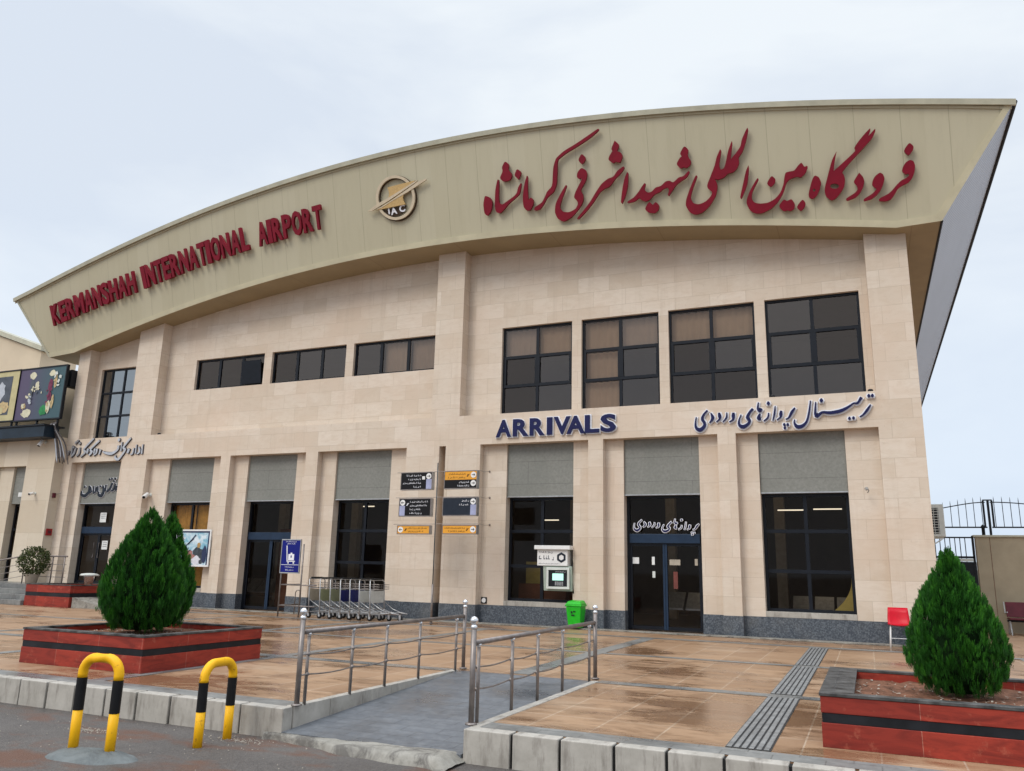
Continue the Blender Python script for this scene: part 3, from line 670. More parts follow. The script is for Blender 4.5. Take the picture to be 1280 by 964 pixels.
# grey shutter-box panels and the ground floor windows and doors
LY = .50
for k, (c, d) in enumerate(mids):
    MB().box(c+.006, d-.006, .30, .60, PB+.03, PT-.003).build('shutter_panel', 'grey_panel', TB)
    MB().box(c+.006, d-.006, .285, .60, PB, PB+.028).build('panel_lip', 'chrome_dull', TB)
def lw(k, z0, rowz, cur=(), cmat='curtain_ochre', cols=2):
    c, d = mids[k]; return window(c+.003, d-.003, z0, PB-.002, LY, cols, len(rowz)-1, 'glass_lower', TB, fr=.07, mull=.085, rowz=rowz, curtains=cur, cmat=cmat)
lw(1, .60, [.60, 1.6, PB-.002], cur=((1, 0), (1, 1), (0, 1)))
lw(3, .60, [.60, 1.52, 2.45, PB-.002]); lw(4, .60, [.60, 1.52, 2.45, PB-.002]); lw(6, .60, [.60, 1.53, 2.47, PB-.002])
def doorway(k, z0, zh, fm, leaves=2, zt=None):
    c, d = mids[k]; c += .003; d -= .003; zt = zt or PB-.002
    f = MB(); f.box(c, c+.07, LY, LY+.12, z0, zt); f.box(d-.07, d, LY, LY+.12, z0, zt); f.box(c+.07, d-.07, LY, LY+.12, zt-.06, zt); f.box(c+.07, d-.07, LY-.03, LY+.14, zh-.12, zh+.13)
    fo = f.build('door_frame', 'frame_dark', TB)
    MB().quad((c+.07, LY+.05, zh+.13), (d-.07, LY+.05, zh+.13), (d-.07, LY+.05, zt-.06), (c+.07, LY+.05, zt-.06)).build('transom_pane', 'glass_lower', fo)
    hb_ = MB().box(c+.075, d-.075, LY-.045, LY-.031, zh-.11, zh+.12).build('door_header', fm, fo, bevel=.006)
    n = leaves; xs_ = [c+.07+(d-c-.14)*i/n for i in range(n+1)]
    for i in range(n):
        a, b = xs_[i], xs_[i+1]; l = MB(); s = .06
        l.box(a+.002, a+s, LY+.02, LY+.07, z0+.02, zh-.12); l.box(b-s, b-.002, LY+.02, LY+.07, z0+.02, zh-.12); l.box(a+s, b-s, LY+.02, LY+.07, z0+.02, z0+.10); l.box(a+s, b-s, LY+.02, LY+.07, zh-.18, zh-.12)
        lo = l.build('door', 'frame_dark', TB); MB().quad((a+s, LY+.045, z0+.10), (b-s, LY+.045, z0+.10), (b-s, LY+.045, zh-.18), (a+s, LY+.045, zh-.18)).build('pane', 'glass_lower', lo)
        if k != 0 and i == 0: MB().box(b-.055, b-.004, LY+.006, LY+.018, z0+.02, zh-.125).build('meeting_stile', fm, lo)
        if k != 0 and i == 1: MB().box(a+.004, a+.055, LY+.006, LY+.018, z0+.02, zh-.125).build('meeting_stile', fm, lo)
        if k == 5:
            for (u0, u1, w0, w1, mt) in (((.06, .25, 1.62, 1.78, 'paper'), (.62, .70, 1.60, 1.80, 'paper'), (.63, .71, 1.28, 1.44, 'offwhite')) if i == 0 else ((.12, .42, 1.60, 1.74, 'board_tan'), (.22, .34, 1.02, 1.44, 'inner_red'), (.82, .90, 1.60, 1.76, 'board_tan'))): MB().box(a+u0*(b-a), a+u1*(b-a), LY+.036, LY+.040, z0+w0, z0+w1).build('sticker_and_reflection', mt, lo)  # paper notices, plus flat marks painting in reflected boards and pillars
        if k == 0:
            hd = MB(); xx = (a+.12 if i else b-.12); hd.tube([(xx, LY-.01, 1.5), (xx, LY-.05, 1.5), (xx, LY-.05, 2.0), (xx, LY-.01, 2.0)], .014, 8); hd.build('handle', 'steel', lo)
doorway(0, .60, 2.44, 'frame_blue'); doorway(2, .02, 2.27, 'frame_blue'); doorway(5, .02, 2.27, 'frame_blue')
# what stands in the rooms: partitions, counters, glowing strips, added fill panels
MB().box(-17.6, -16.9, 1.6, 1.75, .02, 2.1).build('inner_door', 'room_brown', TB)
MB().box(-18.4, -17.7, 2.3, 2.4, .02, 2.6).build('inner_partition', 'room_brown', TB)
MB().box(-14.6, -13.9, 3.2, 3.3, .02, 2.4).build('inner_partition', 'room_brown', TB)
MB().box(-13.55, -12.85, 2.4, 2.5, 1.5, 2.7).build('yellow_board', 'desk_yellow', TB)
MB().box(-8.95, -8.3, 1.6, 1.7, 1.0, 1.65).build('yellow_board', 'desk_yellow', TB)  # patch of yellowish light put in as a coloured board
MB().box(-9.0, -7.6, 1.2, 1.8, .02, 1.05).build('counter', 'room_brown', TB)
cv = MB(); n = 8
for i in range(n):
    t0, t1 = i/n, (i+1)/n; cv.quad((-.36-.42*(1-t0)**2.2, .75, .65+.75*t0), (-.30, .75, .65+.75*t0), (-.30, .75, .65+.75*t1), (-.36-.42*(1-t1)**2.2, .75, .65+.75*t1))
cv.build('curtain', 'desk_yellow', TB)
for x0, x1, y, z in ((-14.55, -14.15, 1.5, 3.25), (-8.7, -8.2, 2.2, 2.85), (-2.1, -1.45, 2.6, 3.12), (-1.2, -.5, 2.6, 3.14)):
    MB().box(x0, x1, y, y+.04, z, z+.03).build('lamp_reflection_strip', 'lamp_reflection_glow', TB)  # inner lamps; the strips in the rightmost window stand in for a reflection
for x in (-20.5, -17.0, -13.6, -8.0, -4.7, -1.3):
    MB().box(x-.5, x+.5, 4.2, 5.4, 4.90, 4.94).build('fill_light_panel', 'room_fill_glow', TB)  # glowing panel added under the ceiling to lift the dark interior
    MB().box(x-1.25, x-.95, 6.2, 6.5, .02, 4.95).build('inner_column', 'board_tan', TB)
    for k in range(3): MB().hexa([(x-.6+k*.55, 3.2, .42), (x-.12+k*.55, 3.2, .42), (x-.12+k*.55, 3.6, .42), (x-.6+k*.55, 3.6, .42)], [(x-.6+k*.55, 3.2, .47), (x-.12+k*.55, 3.2, .47), (x-.12+k*.55, 3.68, .9), (x-.6+k*.55, 3.68, .9)]).build('inner_seat', 'chrome_dull', TB)
# door papers
pp = [((126, 641), (132, 653)), ((128, 676), (133.5, 687))]
for a, b in pp:
    p, q = U(*a, LY-.012), U(*b, LY-.012); m = MB().box(p.x, q.x, LY-.014, LY-.010, q.z, p.z); o = tag(m.build('paper_notice', 'paper'), '', 'notice')
    if b[1] < 660: o['label'] = 'white paper notice on the dark transom above the far left door'
    else: o['label'] = 'white paper notice on the glass of the far left door'
    mm = MB()
    for i in range(3): mm.box(p.x+.04, q.x-.04, LY-.016, LY-.0142, p.z-.06-.07*i, p.z-.045-.07*i)
    mm.build('print', 'letter_dark', o)
for i, (x, z0, z1) in enumerate(((-5.40, 1.62, 1.83), (-5.22, 1.62, 1.83), (-4.72, 1.6, 1.8), (-4.70, 1.10, 1.45), (-4.72, .72, 1.05), (-4.1, 1.62, 1.83), (-4.0, .9, 1.5))):
    pass
# doormat-level ledge in front of the entrances
led = MB(); led.box(-21.9, 1.5, -.36, -.02, 0.0, .03); struct(led, 'wall_footing', 'concrete', bevel=.008)
# ================================================================ SIGN LETTERING
# red Latin lettering along the curved fascia
KIA = thing('roof_lettering', 'dark red raised capital letters KERMANSHAH INTERNATIONAL AIRPORT on the left of the curved fascia', 'sign', UF(185, 360))
def arc_word(word, b0, b1, t0, t1, root):
    P0, P1 = UF(*b0), UF(*b1); h = ((UF(*t0)-P0).length*.5+(UF(*t1)-P1).length*.5)*.96
    wd = {'M': 1.3, 'N': 1.1, 'I': .52, 'H': 1.1, 'K': 1.1, 'O': 1.12, 'L': .9, 'E': .92, 'T': .98, 'S': 1.0, 'A': 1.1, 'R': 1.08, 'P': 1.0}
    tot = sum(wd[c] for c in word); L_ = (P1-P0).dot(FPL.ex); rise = (P1-P0).dot(FPL.ey); bow = .05*len(word)/10; x = 0
    for c in word:
        u = (x+wd[c]/2)/tot; bz = rise*u+bow*4*u*(1-u)*.5; slope = math.atan2(rise+bow*2*(1-2*u), L_)
        cu = bpy.data.curves.new('letter', 'FONT'); cu.body = c; cu.size = h/.70; cu.extrude = .045; cu.offset = .037; cu.resolution_u = 3; cu.align_x = 'CENTER'
        o = curve_part(cu, 'letter', P0+FPL.ex*(L_*u)+FPL.ey*bz+FPL.n*.12, FPL, 'letter_red', root, xs=1.0, rot=slope)
        # condense each letter to its slot, along the slanted baseline
        vs = o.data.vertices; ex = FPL.ex*math.cos(slope)+FPL.ey*math.sin(slope); off = root_world(root); ctr = P0+FPL.ex*(L_*u)+FPL.ey*bz-off
        d = [(v.co-ctr).dot(ex) for v in vs]; lo, hi = min(d), max(d); slot = L_*wd[c]/tot*.90/math.cos(slope); k = min(1.15, slot/(hi-lo)); mid = (lo+hi)/2
        for v, dd in zip(vs, d): v.co += ex*((dd-mid)*k-dd)
        x += wd[c]
arc_word('KERMANSHAH', (71, 407), (176, 364.5), (64.5, 382), (170.5, 340.6), KIA)
arc_word('INTERNATIONAL', (184, 360.5), (316.5, 311), (177.5, 333.5), (308, 285.5), KIA)
arc_word('AIRPORT', (327.5, 308), (408, 285), (322, 280.5), (405, 256), KIA)
# red Persian lettering, outlines as measured
Z1, Z2, Z3 = zx(1040, 150, 8.033), zx(930, 170, 8.033), zx(840, 150, 6.886); Z4, Z5, Z6 = zx(750, 165, 8.033), zx(670, 160, 7.415), zx(595, 160, 7.4125)
PER = thing('persian_roof_lettering', 'large dark red raised Persian calligraphy on the right of the curved fascia', 'sign', UF(870, 250))
GAF = [Z2(930, 168), Z2(915, 240), Z2(900, 365)]+[Z2(960, 312), Z1(240, 322), Z1(220, 295), Z1(262, 232), Z1(325, 155), Z1(380, 98), Z1(386, 115), Z1(362, 178), Z1(430, 103), Z1(437, 115), Z1(405, 195), Z1(290, 320), Z1(95, 535), Z1(122, 565), Z1(132, 610), Z1(125, 680), Z1(85, 745), Z1(40, 800), Z1(0, 818), Z2(865, 650), Z2(825, 620), Z2(810, 570), Z2(815, 520), Z2(850, 380), Z2(885, 250)]
hole = [(Z2(910, 515)[0]+5.6*math.cos(t*.5236), Z2(910, 515)[1]-3.3*math.sin(t*.5236)) for t in range(12)]
RED = [
 (Z1, [[(772, 238), (815, 275), (815, 305), (768, 375), (712, 325)]]),
 (Z1, [[(780, 412), (815, 425), (832, 470), (825, 540), (800, 600), (765, 640), (700, 672), (660, 700), (625, 760), (590, 810), (540, 828), (470, 825), (470, 800), (560, 755), (600, 720), (640, 670), (690, 620), (750, 590), (772, 570), (765, 550), (735, 560), (700, 530), (705, 490), (735, 440)]]),
 (Z1, [[(480, 538), (510, 555), (527, 595), (515, 650), (490, 710), (455, 760), (400, 805), (320, 828), (315, 805), (400, 755), (440, 715), (448, 700), (430, 695), (400, 665), (405, 625), (430, 575)]]),
 (Z1, [[(272, 540), (310, 580), (325, 625), (315, 680), (285, 740), (240, 790), (150, 825), (137, 800), (230, 745), (258, 710), (255, 680), (215, 635), (240, 590)]]),
 (None, [GAF, hole]),
 (Z2, [[(715, 405), (755, 425), (778, 480), (765, 540), (735, 610), (690, 645), (655, 630), (650, 590), (672, 500), (690, 440)], [(722, 556), (710, 572), (694, 565), (696, 545), (712, 540)]]),
 (Z2, [[(580, 275), (610, 325), (635, 310), (645, 325), (620, 385), (575, 430), (530, 420), (460, 445), (430, 480), (400, 580), (350, 670), (280, 740), (190, 785), (130, 790), (70, 765), (30, 690), (35, 640), (70, 550), (140, 430), (155, 445), (90, 570), (80, 640), (110, 680), (170, 690), (250, 680), (320, 640), (370, 580), (400, 500), (410, 420), (420, 380), (450, 370), (510, 360), (545, 310)]]),
 (Z2, [[(280, 408), (320, 440), (318, 480), (275, 528), (230, 490)]]),
 (Z2, [[(405, 643), (435, 665), (480, 640), (515, 690), (510, 740), (470, 765), (440, 755), (400, 768), (350, 715)]]),
 (Z2, [[(590, 643), (622, 680), (615, 720), (575, 768), (527, 725)]]),
 (Z3, [[(663, 400), (668, 430), (655, 560), (605, 690), (590, 680), (615, 570), (640, 450)]]),
 (Z3, [[(655, 78), (662, 100), (640, 200), (610, 290), (575, 335), (585, 375), (565, 430), (530, 462), (485, 470), (455, 505), (400, 525), (375, 515), (395, 560), (398, 600), (380, 670), (330, 750), (270, 805), (210, 825), (160, 805), (125, 745), (130, 690), (165, 590), (210, 485), (228, 490), (190, 590), (165, 680), (190, 725), (240, 735), (300, 710), (345, 660), (355, 630), (315, 600), (308, 570), (340, 490), (375, 400), (390, 330), (420, 262), (432, 275), (410, 400), (425, 440), (455, 425), (470, 370), (490, 270), (520, 192), (525, 210), (510, 350), (560, 290), (595, 240), (605, 180), (640, 100)]]),
 (Z3, [[(112, 232), (150, 265), (140, 315), (175, 370), (160, 405), (130, 425), (110, 415), (80, 430), (45, 390), (75, 335), (92, 325), (75, 300)]]),
 (Z4, [[(900, 398), (910, 415), (880, 470), (830, 500), (770, 545), (700, 655), (690, 640), (705, 595), (690, 565), (650, 580), (610, 615), (560, 635), (510, 690), (470, 710), (430, 695), (405, 670), (360, 710), (290, 725), (285, 708), (350, 670), (400, 610), (430, 560), (460, 520), (470, 535), (455, 590), (490, 620), (530, 610), (570, 565), (620, 555), (670, 505), (710, 498), (745, 520), (800, 465), (850, 455)]]),
 (Z4, [[(505, 705), (540, 745), (570, 708), (605, 745), (600, 790), (565, 825), (520, 822), (490, 815), (460, 780)]]),
 (Z4, [[(285, 412), (297, 425), (290, 560), (265, 660), (235, 730), (220, 715), (240, 560), (260, 470)]]),
 (Z4, [[(160, 98), (200, 135), (200, 165), (180, 205), (220, 215), (240, 255), (215, 320), (195, 315), (165, 310), (150, 325), (130, 318), (95, 290), (110, 245), (138, 205), (125, 180)]]),
 (Z5, [[(825, 362), (830, 385), (790, 440), (745, 480), (700, 550), (640, 575), (600, 610), (550, 690), (490, 770), (405, 858), (390, 848), (440, 790), (510, 700), (570, 600), (620, 525), (680, 478), (730, 462), (765, 405)]]),
 (Z5, [[(435, 245), (478, 290), (440, 352), (402, 310)]]),
 (Z5, [[(435, 378), (470, 395), (487, 430), (478, 490), (440, 560), (425, 590), (455, 640), (445, 700), (410, 760), (350, 830), (270, 880), (215, 850), (188, 790), (195, 710), (240, 620), (290, 535), (300, 545), (260, 650), (230, 740), (260, 785), (320, 790), (380, 760), (405, 710), (395, 685), (365, 655), (375, 610), (410, 540), (440, 485), (430, 475), (410, 485), (390, 460), (400, 415)]]),
 (Z5, [[(590, 15), (598, 30), (520, 100), (400, 180), (290, 245), (220, 300), (212, 330), (210, 420), (205, 530), (180, 600), (120, 650), (90, 710), (50, 765), (0, 775), (0, 745), (70, 700), (100, 640), (115, 600), (165, 550), (170, 440), (175, 370), (190, 320), (200, 290), (270, 225), (380, 160), (490, 85)]]),
 (Z6, [[(487, 450), (495, 465), (492, 600), (500, 680), (520, 650), (545, 670), (548, 710), (520, 770), (485, 775), (455, 740), (448, 650), (465, 520)]]),
 (Z6, [[(430, 518), (437, 535), (420, 620), (385, 655), (330, 700), (290, 745), (240, 800), (205, 790), (190, 740), (195, 580), (215, 485), (230, 490), (225, 700), (260, 720), (300, 690), (370, 640), (395, 610), (405, 560)]]),
 (Z6, [[(395, 385), (437, 420), (410, 488), (370, 450)]]),
 (Z6, [[(285, 315), (322, 350), (312, 395), (352, 440), (335, 490), (310, 500), (270, 508), (235, 475), (265, 410), (255, 375)]]),
 (Z6, [[(100, 635), (145, 650), (168, 690), (160, 770), (125, 825), (95, 800), (85, 720), (90, 680)]]),
]
for f_, lps in RED: outline('letter', lps, FPL, 'letter_red', PER, depth=.07, lift=.06, to_px=f_)
# round emblem with winged bar and letters
ZE = zx(440, 200, 10.667)
EM = thing('emblem', 'round cream and gold emblem with a slanting winged bar and the letters I A C', 'emblem', UF(*ZE(600, 512)))
def ell(cx, cy, rx, ry, n=36): return [(cx+rx*math.cos(2*math.pi*i/n), cy+ry*math.sin(2*math.pi*i/n)) for i in range(n)]
outline('ring', [ell(602, 512, 260, 297), ell(602, 512, 227, 261)], FPL, 'emblem_cream', EM, .05, .06, to_px=ZE)
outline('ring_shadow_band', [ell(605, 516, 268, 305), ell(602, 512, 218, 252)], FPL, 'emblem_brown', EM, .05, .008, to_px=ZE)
outline('upper_wing', [[(500, 378), (700, 325), (870, 285), (700, 405), (510, 520), (522, 480), (520, 435)]], FPL, 'emblem_gold', EM, .05, .07, to_px=ZE, smooth=False)
outline('lower_wing', [[(360, 680), (500, 650), (740, 600), (715, 560), (702, 515), (715, 460), (690, 445), (560, 540)]], FPL, 'emblem_gold', EM, .05, .07, to_px=ZE, smooth=False)
outline('bar', [[(240, 695), (365, 598), (500, 525), (880, 290), (900, 285), (880, 310), (520, 555), (300, 690)]], FPL, 'emblem_cream', EM, .05, .085, to_px=ZE, smooth=False)
outline('bar', [[(345, 678), (540, 560), (900, 305), (1012, 262), (1015, 280), (760, 445), (560, 560), (420, 650)]], FPL, 'emblem_cream', EM, .05, .078, to_px=ZE, smooth=False)
outline('dark_field', [[(395, 690), (520, 660), (735, 612), (715, 690), (640, 740), (560, 755), (470, 735)]], FPL, 'emblem_brown', EM, .02, .03, to_px=ZE, smooth=False)
for ch, (a, b) in (('I', (490, 735)), ('A', (548, 745)), ('C', (655, 712))): text('letter', ch, UF(*ZE(a+(14 if ch == 'I' else 0), b-6)), FPL, .20, 'letter_white', EM, .03, .055, 1.0, .008, .1)
# ARRIVALS: navy letters on white backs
P0v = vplane(0.0)
ARV = thing('arrivals_lettering', 'navy blue capital letters ARRIVALS with white edges on the stone band', 'sign', (-7.6, 0, 5.0))
def arr(mat, bold, depth, lift):
    xs_ = [622, 643, 664, 685.5, 694, 710, 733, 752.5]; xe_ = [639, 661, 681, 690.5, 713, 731, 749, 770]
    for ch, a, b in zip('ARRIVALS', xs_, xe_):
        p, q = U(a, 545), U(b, 545); h = .44
        o = text('letter', ch, (0, 0, 0), P0v, h, mat, None, depth, 0, 1.0, bold)
        lo, hi = min(v.co.x for v in o.data.vertices), max(v.co.x for v in o.data.vertices); zl = min(v.co.z for v in o.data.vertices); zh_ = max(v.co.z for v in o.data.vertices); k = (q.x-p.x+2*bold)/(hi-lo); kz = (h+2*bold)/(zh_-zl)
        for v in o.data.vertices: v.co = Vector((p.x-bold+(v.co.x-lo)*k, v.co.y-lift, 5.02-bold+(v.co.z-zl)*kz))-ARV.location
        o.parent = ARV
        if mat == 'letter_white': o.name = 'letter_back'
arr('letter_white', .045, .05, .0); arr('letter_navy', .022, .03, .052)
# navy Persian line on the band
Z7, Z8 = zx(860, 490, 10.667), zx(970, 485, 9.143)
S7 = [[(262, 255, 16), (215, 310, 22), (195, 370, 32), (225, 415, 32), (222, 465, 36), (170, 512, 48), (120, 490, 34), (105, 430, 16), (116, 345, 7)], [(310, 290, 10), (335, 340, 36), (325, 380, 28), (295, 415, 10)], [(420, 290, 22), (428, 330, 40), (425, 370, 20), (385, 405, 8)], [(522, 285, 8), (517, 350, 17), (470, 405, 8)], [(610, 290, 26), (608, 330, 40), (605, 375, 20), (558, 405, 8)],
      [(865, 235, 26), (820, 290, 28), (795, 350, 36), (825, 380, 32), (810, 430, 32), (740, 472, 48), (690, 445, 32), (685, 385, 14), (712, 312, 7)], [(942, 150, 8), (935, 225, 24), (960, 255, 46), (985, 235, 20)], [(962, 300, 14), (945, 355, 44), (970, 372, 20)], [(1078, 290, 10), (1068, 350, 18), (1015, 395, 9)], [(1165, 200, 9), (1155, 300, 18), (1135, 385, 8)], [(1245, 265, 24), (1240, 305, 38), (1235, 345, 18), (1190, 378, 8)]]
D7 = [[(1075, 160, 42)]]
S8 = [[(217, 235, 10), (185, 280, 28), (150, 345, 16), (115, 362, 8)], [(395, 155, 9), (380, 280, 16), (352, 390, 20), (300, 442, 36), (245, 448, 40), (212, 405, 16), (215, 370, 8)], [(455, 170, 8), (450, 290, 22), (470, 330, 34), (530, 285, 24), (620, 290, 34), (740, 268, 36), (830, 222, 22), (890, 180, 13), (930, 182, 20), (972, 120, 28)], [(1080, 200, 9), (1045, 255, 26), (1000, 310, 18), (960, 335, 8)]]
D8 = [[(98, 425, 28)], [(137, 425, 28)], [(105, 463, 28)], [(520, 150, 38)], [(1060, 97, 32)], [(1101, 95, 32)], [(840, 355, 30)], [(886, 350, 30)]]
NAV = thing('persian_band_lettering', 'navy blue Persian words with white edges on the stone band right of ARRIVALS', 'sign', U(980, 530))
def script(root, sets, layers):
    for nm, mt, dp, lf, gr, pl in layers:
        k = 0
        for st, f_ in sets:
            for one in st: strokes(nm, [one], pl, mt, root, dp, lf, gr, f_, k0=k); k += 1
script(NAV, ((S7+D7, Z7), (S8+D8, Z8)), (('letter_back', 'letter_white', .035, 0, .035, P0v), ('letter', 'letter_navy', .03, .045, .004, P0v)))
# the same words (without the first one) over the sliding door, white outlined
def door_px(f):
    def g(x, y):
        X, Y = f(x, y); return (792+(X-869)*.655, 654.5+(Y-523+(X-869)*.075)*.55+(X-869)*.02)
    return g
DW = thing('door_lettering', 'small white outlined Persian words above the sliding arrivals door', 'sign', U(834, 656, LY-.06))
PD = vplane(LY-.05)
script(DW, ((S7+D7, door_px(Z7)), (S8[:1]+D8[:3], door_px(Z8))), (('letter_back', 'letter_white', .012, 0, .016, PD), ('letter', 'letter_navy', .010, .016, -.004, PD)))
# silver lettering at the left end of the band, and over the far door
Z9 = zx(60, 530, 6.4)
S9 = [[(766, 168, 7), (757, 238, 11)], [(735, 188, 9), (741, 222, 14), (722, 240, 9)], [(716, 170, 7), (707, 236, 11)], [(693, 198, 9), (684, 238, 10), (668, 245, 7)], [(655, 205, 18), (645, 232, 14)],
      [(668, 118, 11), (610, 190, 13), (628, 205, 13), (600, 250, 12), (570, 285, 15), (546, 275, 13), (548, 255, 7)], [(600, 150, 7), (592, 215, 10)], [(572, 180, 17), (565, 208, 13), (520, 238, 17), (475, 235, 13), (448, 225, 7)], [(428, 212, 13), (418, 245, 8)], [(400, 205, 16), (395, 235, 11), (375, 252, 7)], [(385, 200, 9), (377, 235, 12)], [(418, 138, 11), (350, 205, 12), (362, 225, 14), (340, 250, 12)], [(372, 122, 11), (296, 205, 12), (310, 225, 12), (272, 262, 10)], [(330, 205, 16), (322, 235, 12)], [(262, 195, 9), (255, 240, 12), (238, 255, 9)], [(232, 195, 8), (215, 240, 13), (195, 262, 9)], [(205, 180, 7), (196, 245, 11)], [(172, 225, 20), (165, 248, 13)]]
D9 = [[(577, 130, 20)], [(232, 152, 16)], [(248, 140, 16)], [(262, 158, 16)], [(215, 190, 13)]]
SL = thing('silver_band_lettering', 'small silver and black Persian lettering at the far left end of the stone band', 'sign', U(130, 565))
script(SL, ((S9+D9, Z9),), (('letter_back', 'letter_dark', .02, 0, .012, P0v), ('letter', 'letter_silver', .02, .03, -.004, P0v)))
S10 = [[(335, 500, 12), (330, 545, 16), (300, 575, 20), (272, 565, 14), (275, 540, 8)], [(345, 505, 8), (350, 540, 14), (330, 555, 10)], [(372, 500, 8), (366, 545, 12)], [(392, 505, 9), (385, 540, 12), (368, 556, 8)], [(405, 500, 8), (402, 540, 14)], [(445, 500, 13), (450, 540, 18), (430, 575, 22), (408, 565, 14), (412, 545, 8)], [(470, 490, 9), (462, 535, 14)], [(520, 475, 12), (500, 520, 16), (478, 540, 13)], [(545, 480, 10), (530, 525, 13), (510, 535, 10)], [(552, 500, 18), (548, 530, 14)]]
D10 = [[(300, 505, 14)], [(425, 500, 13)], [(500, 445, 15)], [(518, 440, 15)], [(545, 440, 15)], [(535, 460, 13)]]
SM = thing('silver_panel_lettering', 'small silver Persian lettering on the grey panel over the far left door', 'sign', U(125, 612, .30))
P3v = vplane(.295)
script(SM, ((S10+D10, Z9),), (('letter_back', 'letter_white', .015, 0, .012, P3v), ('letter', 'sign_navy', .012, .022, -.003, P3v)))
# ================================================================ NEIGHBOUR BLOCK AT THE LEFT
NY = -.37
NB = thing('neighbour_building', 'low cream stone block with a dark blue canopy edge, left of the terminal', 'building', (-30, NY, 0))
m = MB(); no = (-29.75, -28.09); m.box(-40, no[0], NY, .6, 0, 4.72); m.box(no[1], XL-.002, NY, .6, 0, 4.72); m.box(-40, XL-.002, NY, .6, 4.72, 5.75); m.box(-40, XL-.002, .6, 20, 0, 5.6)
m.box(no[0], no[1], NY+.9, .6, 0, 4.72)
m.build('wall', 'neighbour_stone', NB)
m = MB(); m.box(no[0], -28.95, NY+.16, NY+.5, 0, 4.715); m.build('jamb', 'neighbour_stone', NB)
MB().box(-28.94, no[1]-.003, NY+.25, NY+.6, 3.36, 4.71).build('shutter_panel', 'grey_panel', NB)
MB().box(-28.62, -28.3, NY+.235, NY+.25, 3.62, 3.78).build('label_plate', 'paper', NB)
window(-28.94, no[1]-.003, .6, 3.355, NY+.42, 1, 3, 'glass_lower', NB, fr=.08, mull=.08)
cp = MB(); cp.box(-40, -26.62, -.95, NY-.002, 5.66, 6.06); cp.build('canopy', 'canopy_blue', NB, bevel=.01)
cp = MB(); cp.box(-40, -26.60, -1.0, NY+.2, 6.063, 6.12); cp.build('canopy_cap', 'black_iron', NB)
MB().box(-40, -26.62, .62, .9, 5.6, 8.35).build('parapet', 'wall_plain', NB)
# billboards on posts above the canopy
def hit(Y): return lambda x, y: U(x, y, Y)
BY = -.45
def billboard(name, label, px, mat):
    a, b, c, d = [U(*q, BY) for q in px]                       # tl, tr, br, bl
    r = thing(name, label, 'billboard', (a.x, BY, 6.06)); zt = (a.z+b.z)/2; zb = (c.z+d.z)/2; x0, x1 = (a.x+d.x)/2, (b.x+c.x)/2
    MB().box(x0, x1, BY, BY+.05, zb, zt).build('panel', mat, r)
    f = MB(); t = .05
    f.box(x0-t, x1+t, BY-.02, BY+.09, zt, zt+t); f.box(x0-t, x1+t, BY-.02, BY+.09, zb-t, zb); f.box(x1, x1+t, BY-.02, BY+.09, zb, zt); f.box(x0-t, x0, BY-.02, BY+.09, zb, zt); f.build('frame', 'black_iron', r)
    for x in (x0+.12, (x0+x1)/2, x1-.12): MB().box(x-.03, x+.03, BY+.02, BY+.08, 6.12, zb-t).build('post', 'black_iron', r)
    return r, x0, x1, zb, zt
def flat_blob(name, cx, cz, rx, rz, mat, root, k, n=18, wob=.0, seed=1):
    rd = random.Random(seed); m = MB(); y = BY-.003-.0015*k
    P = [(cx+rx*math.cos(2*math.pi*i/n)*(1+rd.uniform(-wob, wob)), cz+rz*math.sin(2*math.pi*i/n)*(1+rd.uniform(-wob, wob))) for i in range(n)]
    m.hexa([(x, y+.001, z) for x, z in P], [(x, y, z) for x, z in P]); return m.build(name, mat, root)
def art_mats():
    t = NT('art_purple'); t.coord(); sp = t.n('ShaderNodeSeparateXYZ'); t.L.new(t.tc.outputs['Object'], sp.inputs[0])
    t.setc(t.ramp(t.math('ADD', t.math('MULTIPLY', sp.outputs[0], .5), t.math('MULTIPLY', t.noise(2, 3), .15)), .25, 1.05, (.075, .055, .11), (.035, .085, .10))); t.rough(.5)
    simple('art_beige', (.50, .44, .24), .5, var=.12, scale=3); simple('art_slate', (.08, .09, .11), .5, var=.3, scale=4); simple('art_cream', (.62, .58, .42), .5); simple('art_rose', (.34, .16, .14), .5, var=.4, scale=10)
    simple('art_green', (.03, .22, .07), .5, var=.3); simple('art_plum', (.16, .03, .07), .5, var=.3, scale=9); simple('art_sand', (.5, .38, .2), .5, var=.3, scale=8)
    t = NT('art_sky'); n1 = t.noise(3.2, 6, .6, dist=1.0); t.setc(t.ramp(n1, .38, .62, (.16, .40, .52), (.66, .74, .78))); t.rough(.35)
    simple('art_ink', (.03, .04, .09), .5); simple('art_dark', (.05, .06, .07), .5, var=.4, scale=12); simple('art_white', (.62, .62, .66), .5, var=.15, scale=9); simple('art_tan', (.42, .26, .10), .5, var=.3, scale=8)
art_mats()
bb, x0, x1, zb, zt = billboard('billboard', 'purple and teal billboard with two jars and bowls, above the dark canopy', [(28.5, 464), (84, 456.5), (74, 522), (16, 526)], 'art_purple')
wd, hh = x1-x0, zt-zb
rdb = random.Random(77)
for k in range(46):
    cx_, cz_, mt = rdb.choice(((.28, .55, 'art_cream'), (.30, .45, 'art_slate'), (.26, .30, 'letter_silver'), (.72, .55, 'art_plum'), (.72, .42, 'art_plum'), (.80, .68, 'art_sand'), (.16, .30, 'art_cream'), (.40, .60, 'art_cream'), (.85, .72, 'offwhite'), (.74, .22, 'art_sand')))
    flat_blob('decoration', x0+(cx_+rdb.gauss(0, .035))*wd, zb+(cz_+rdb.gauss(0, .075))*hh, rdb.uniform(.008, .03)*wd, rdb.uniform(.012, .035)*hh, mt, bb, 14+k*.2, n=9, wob=.35, seed=k+200)
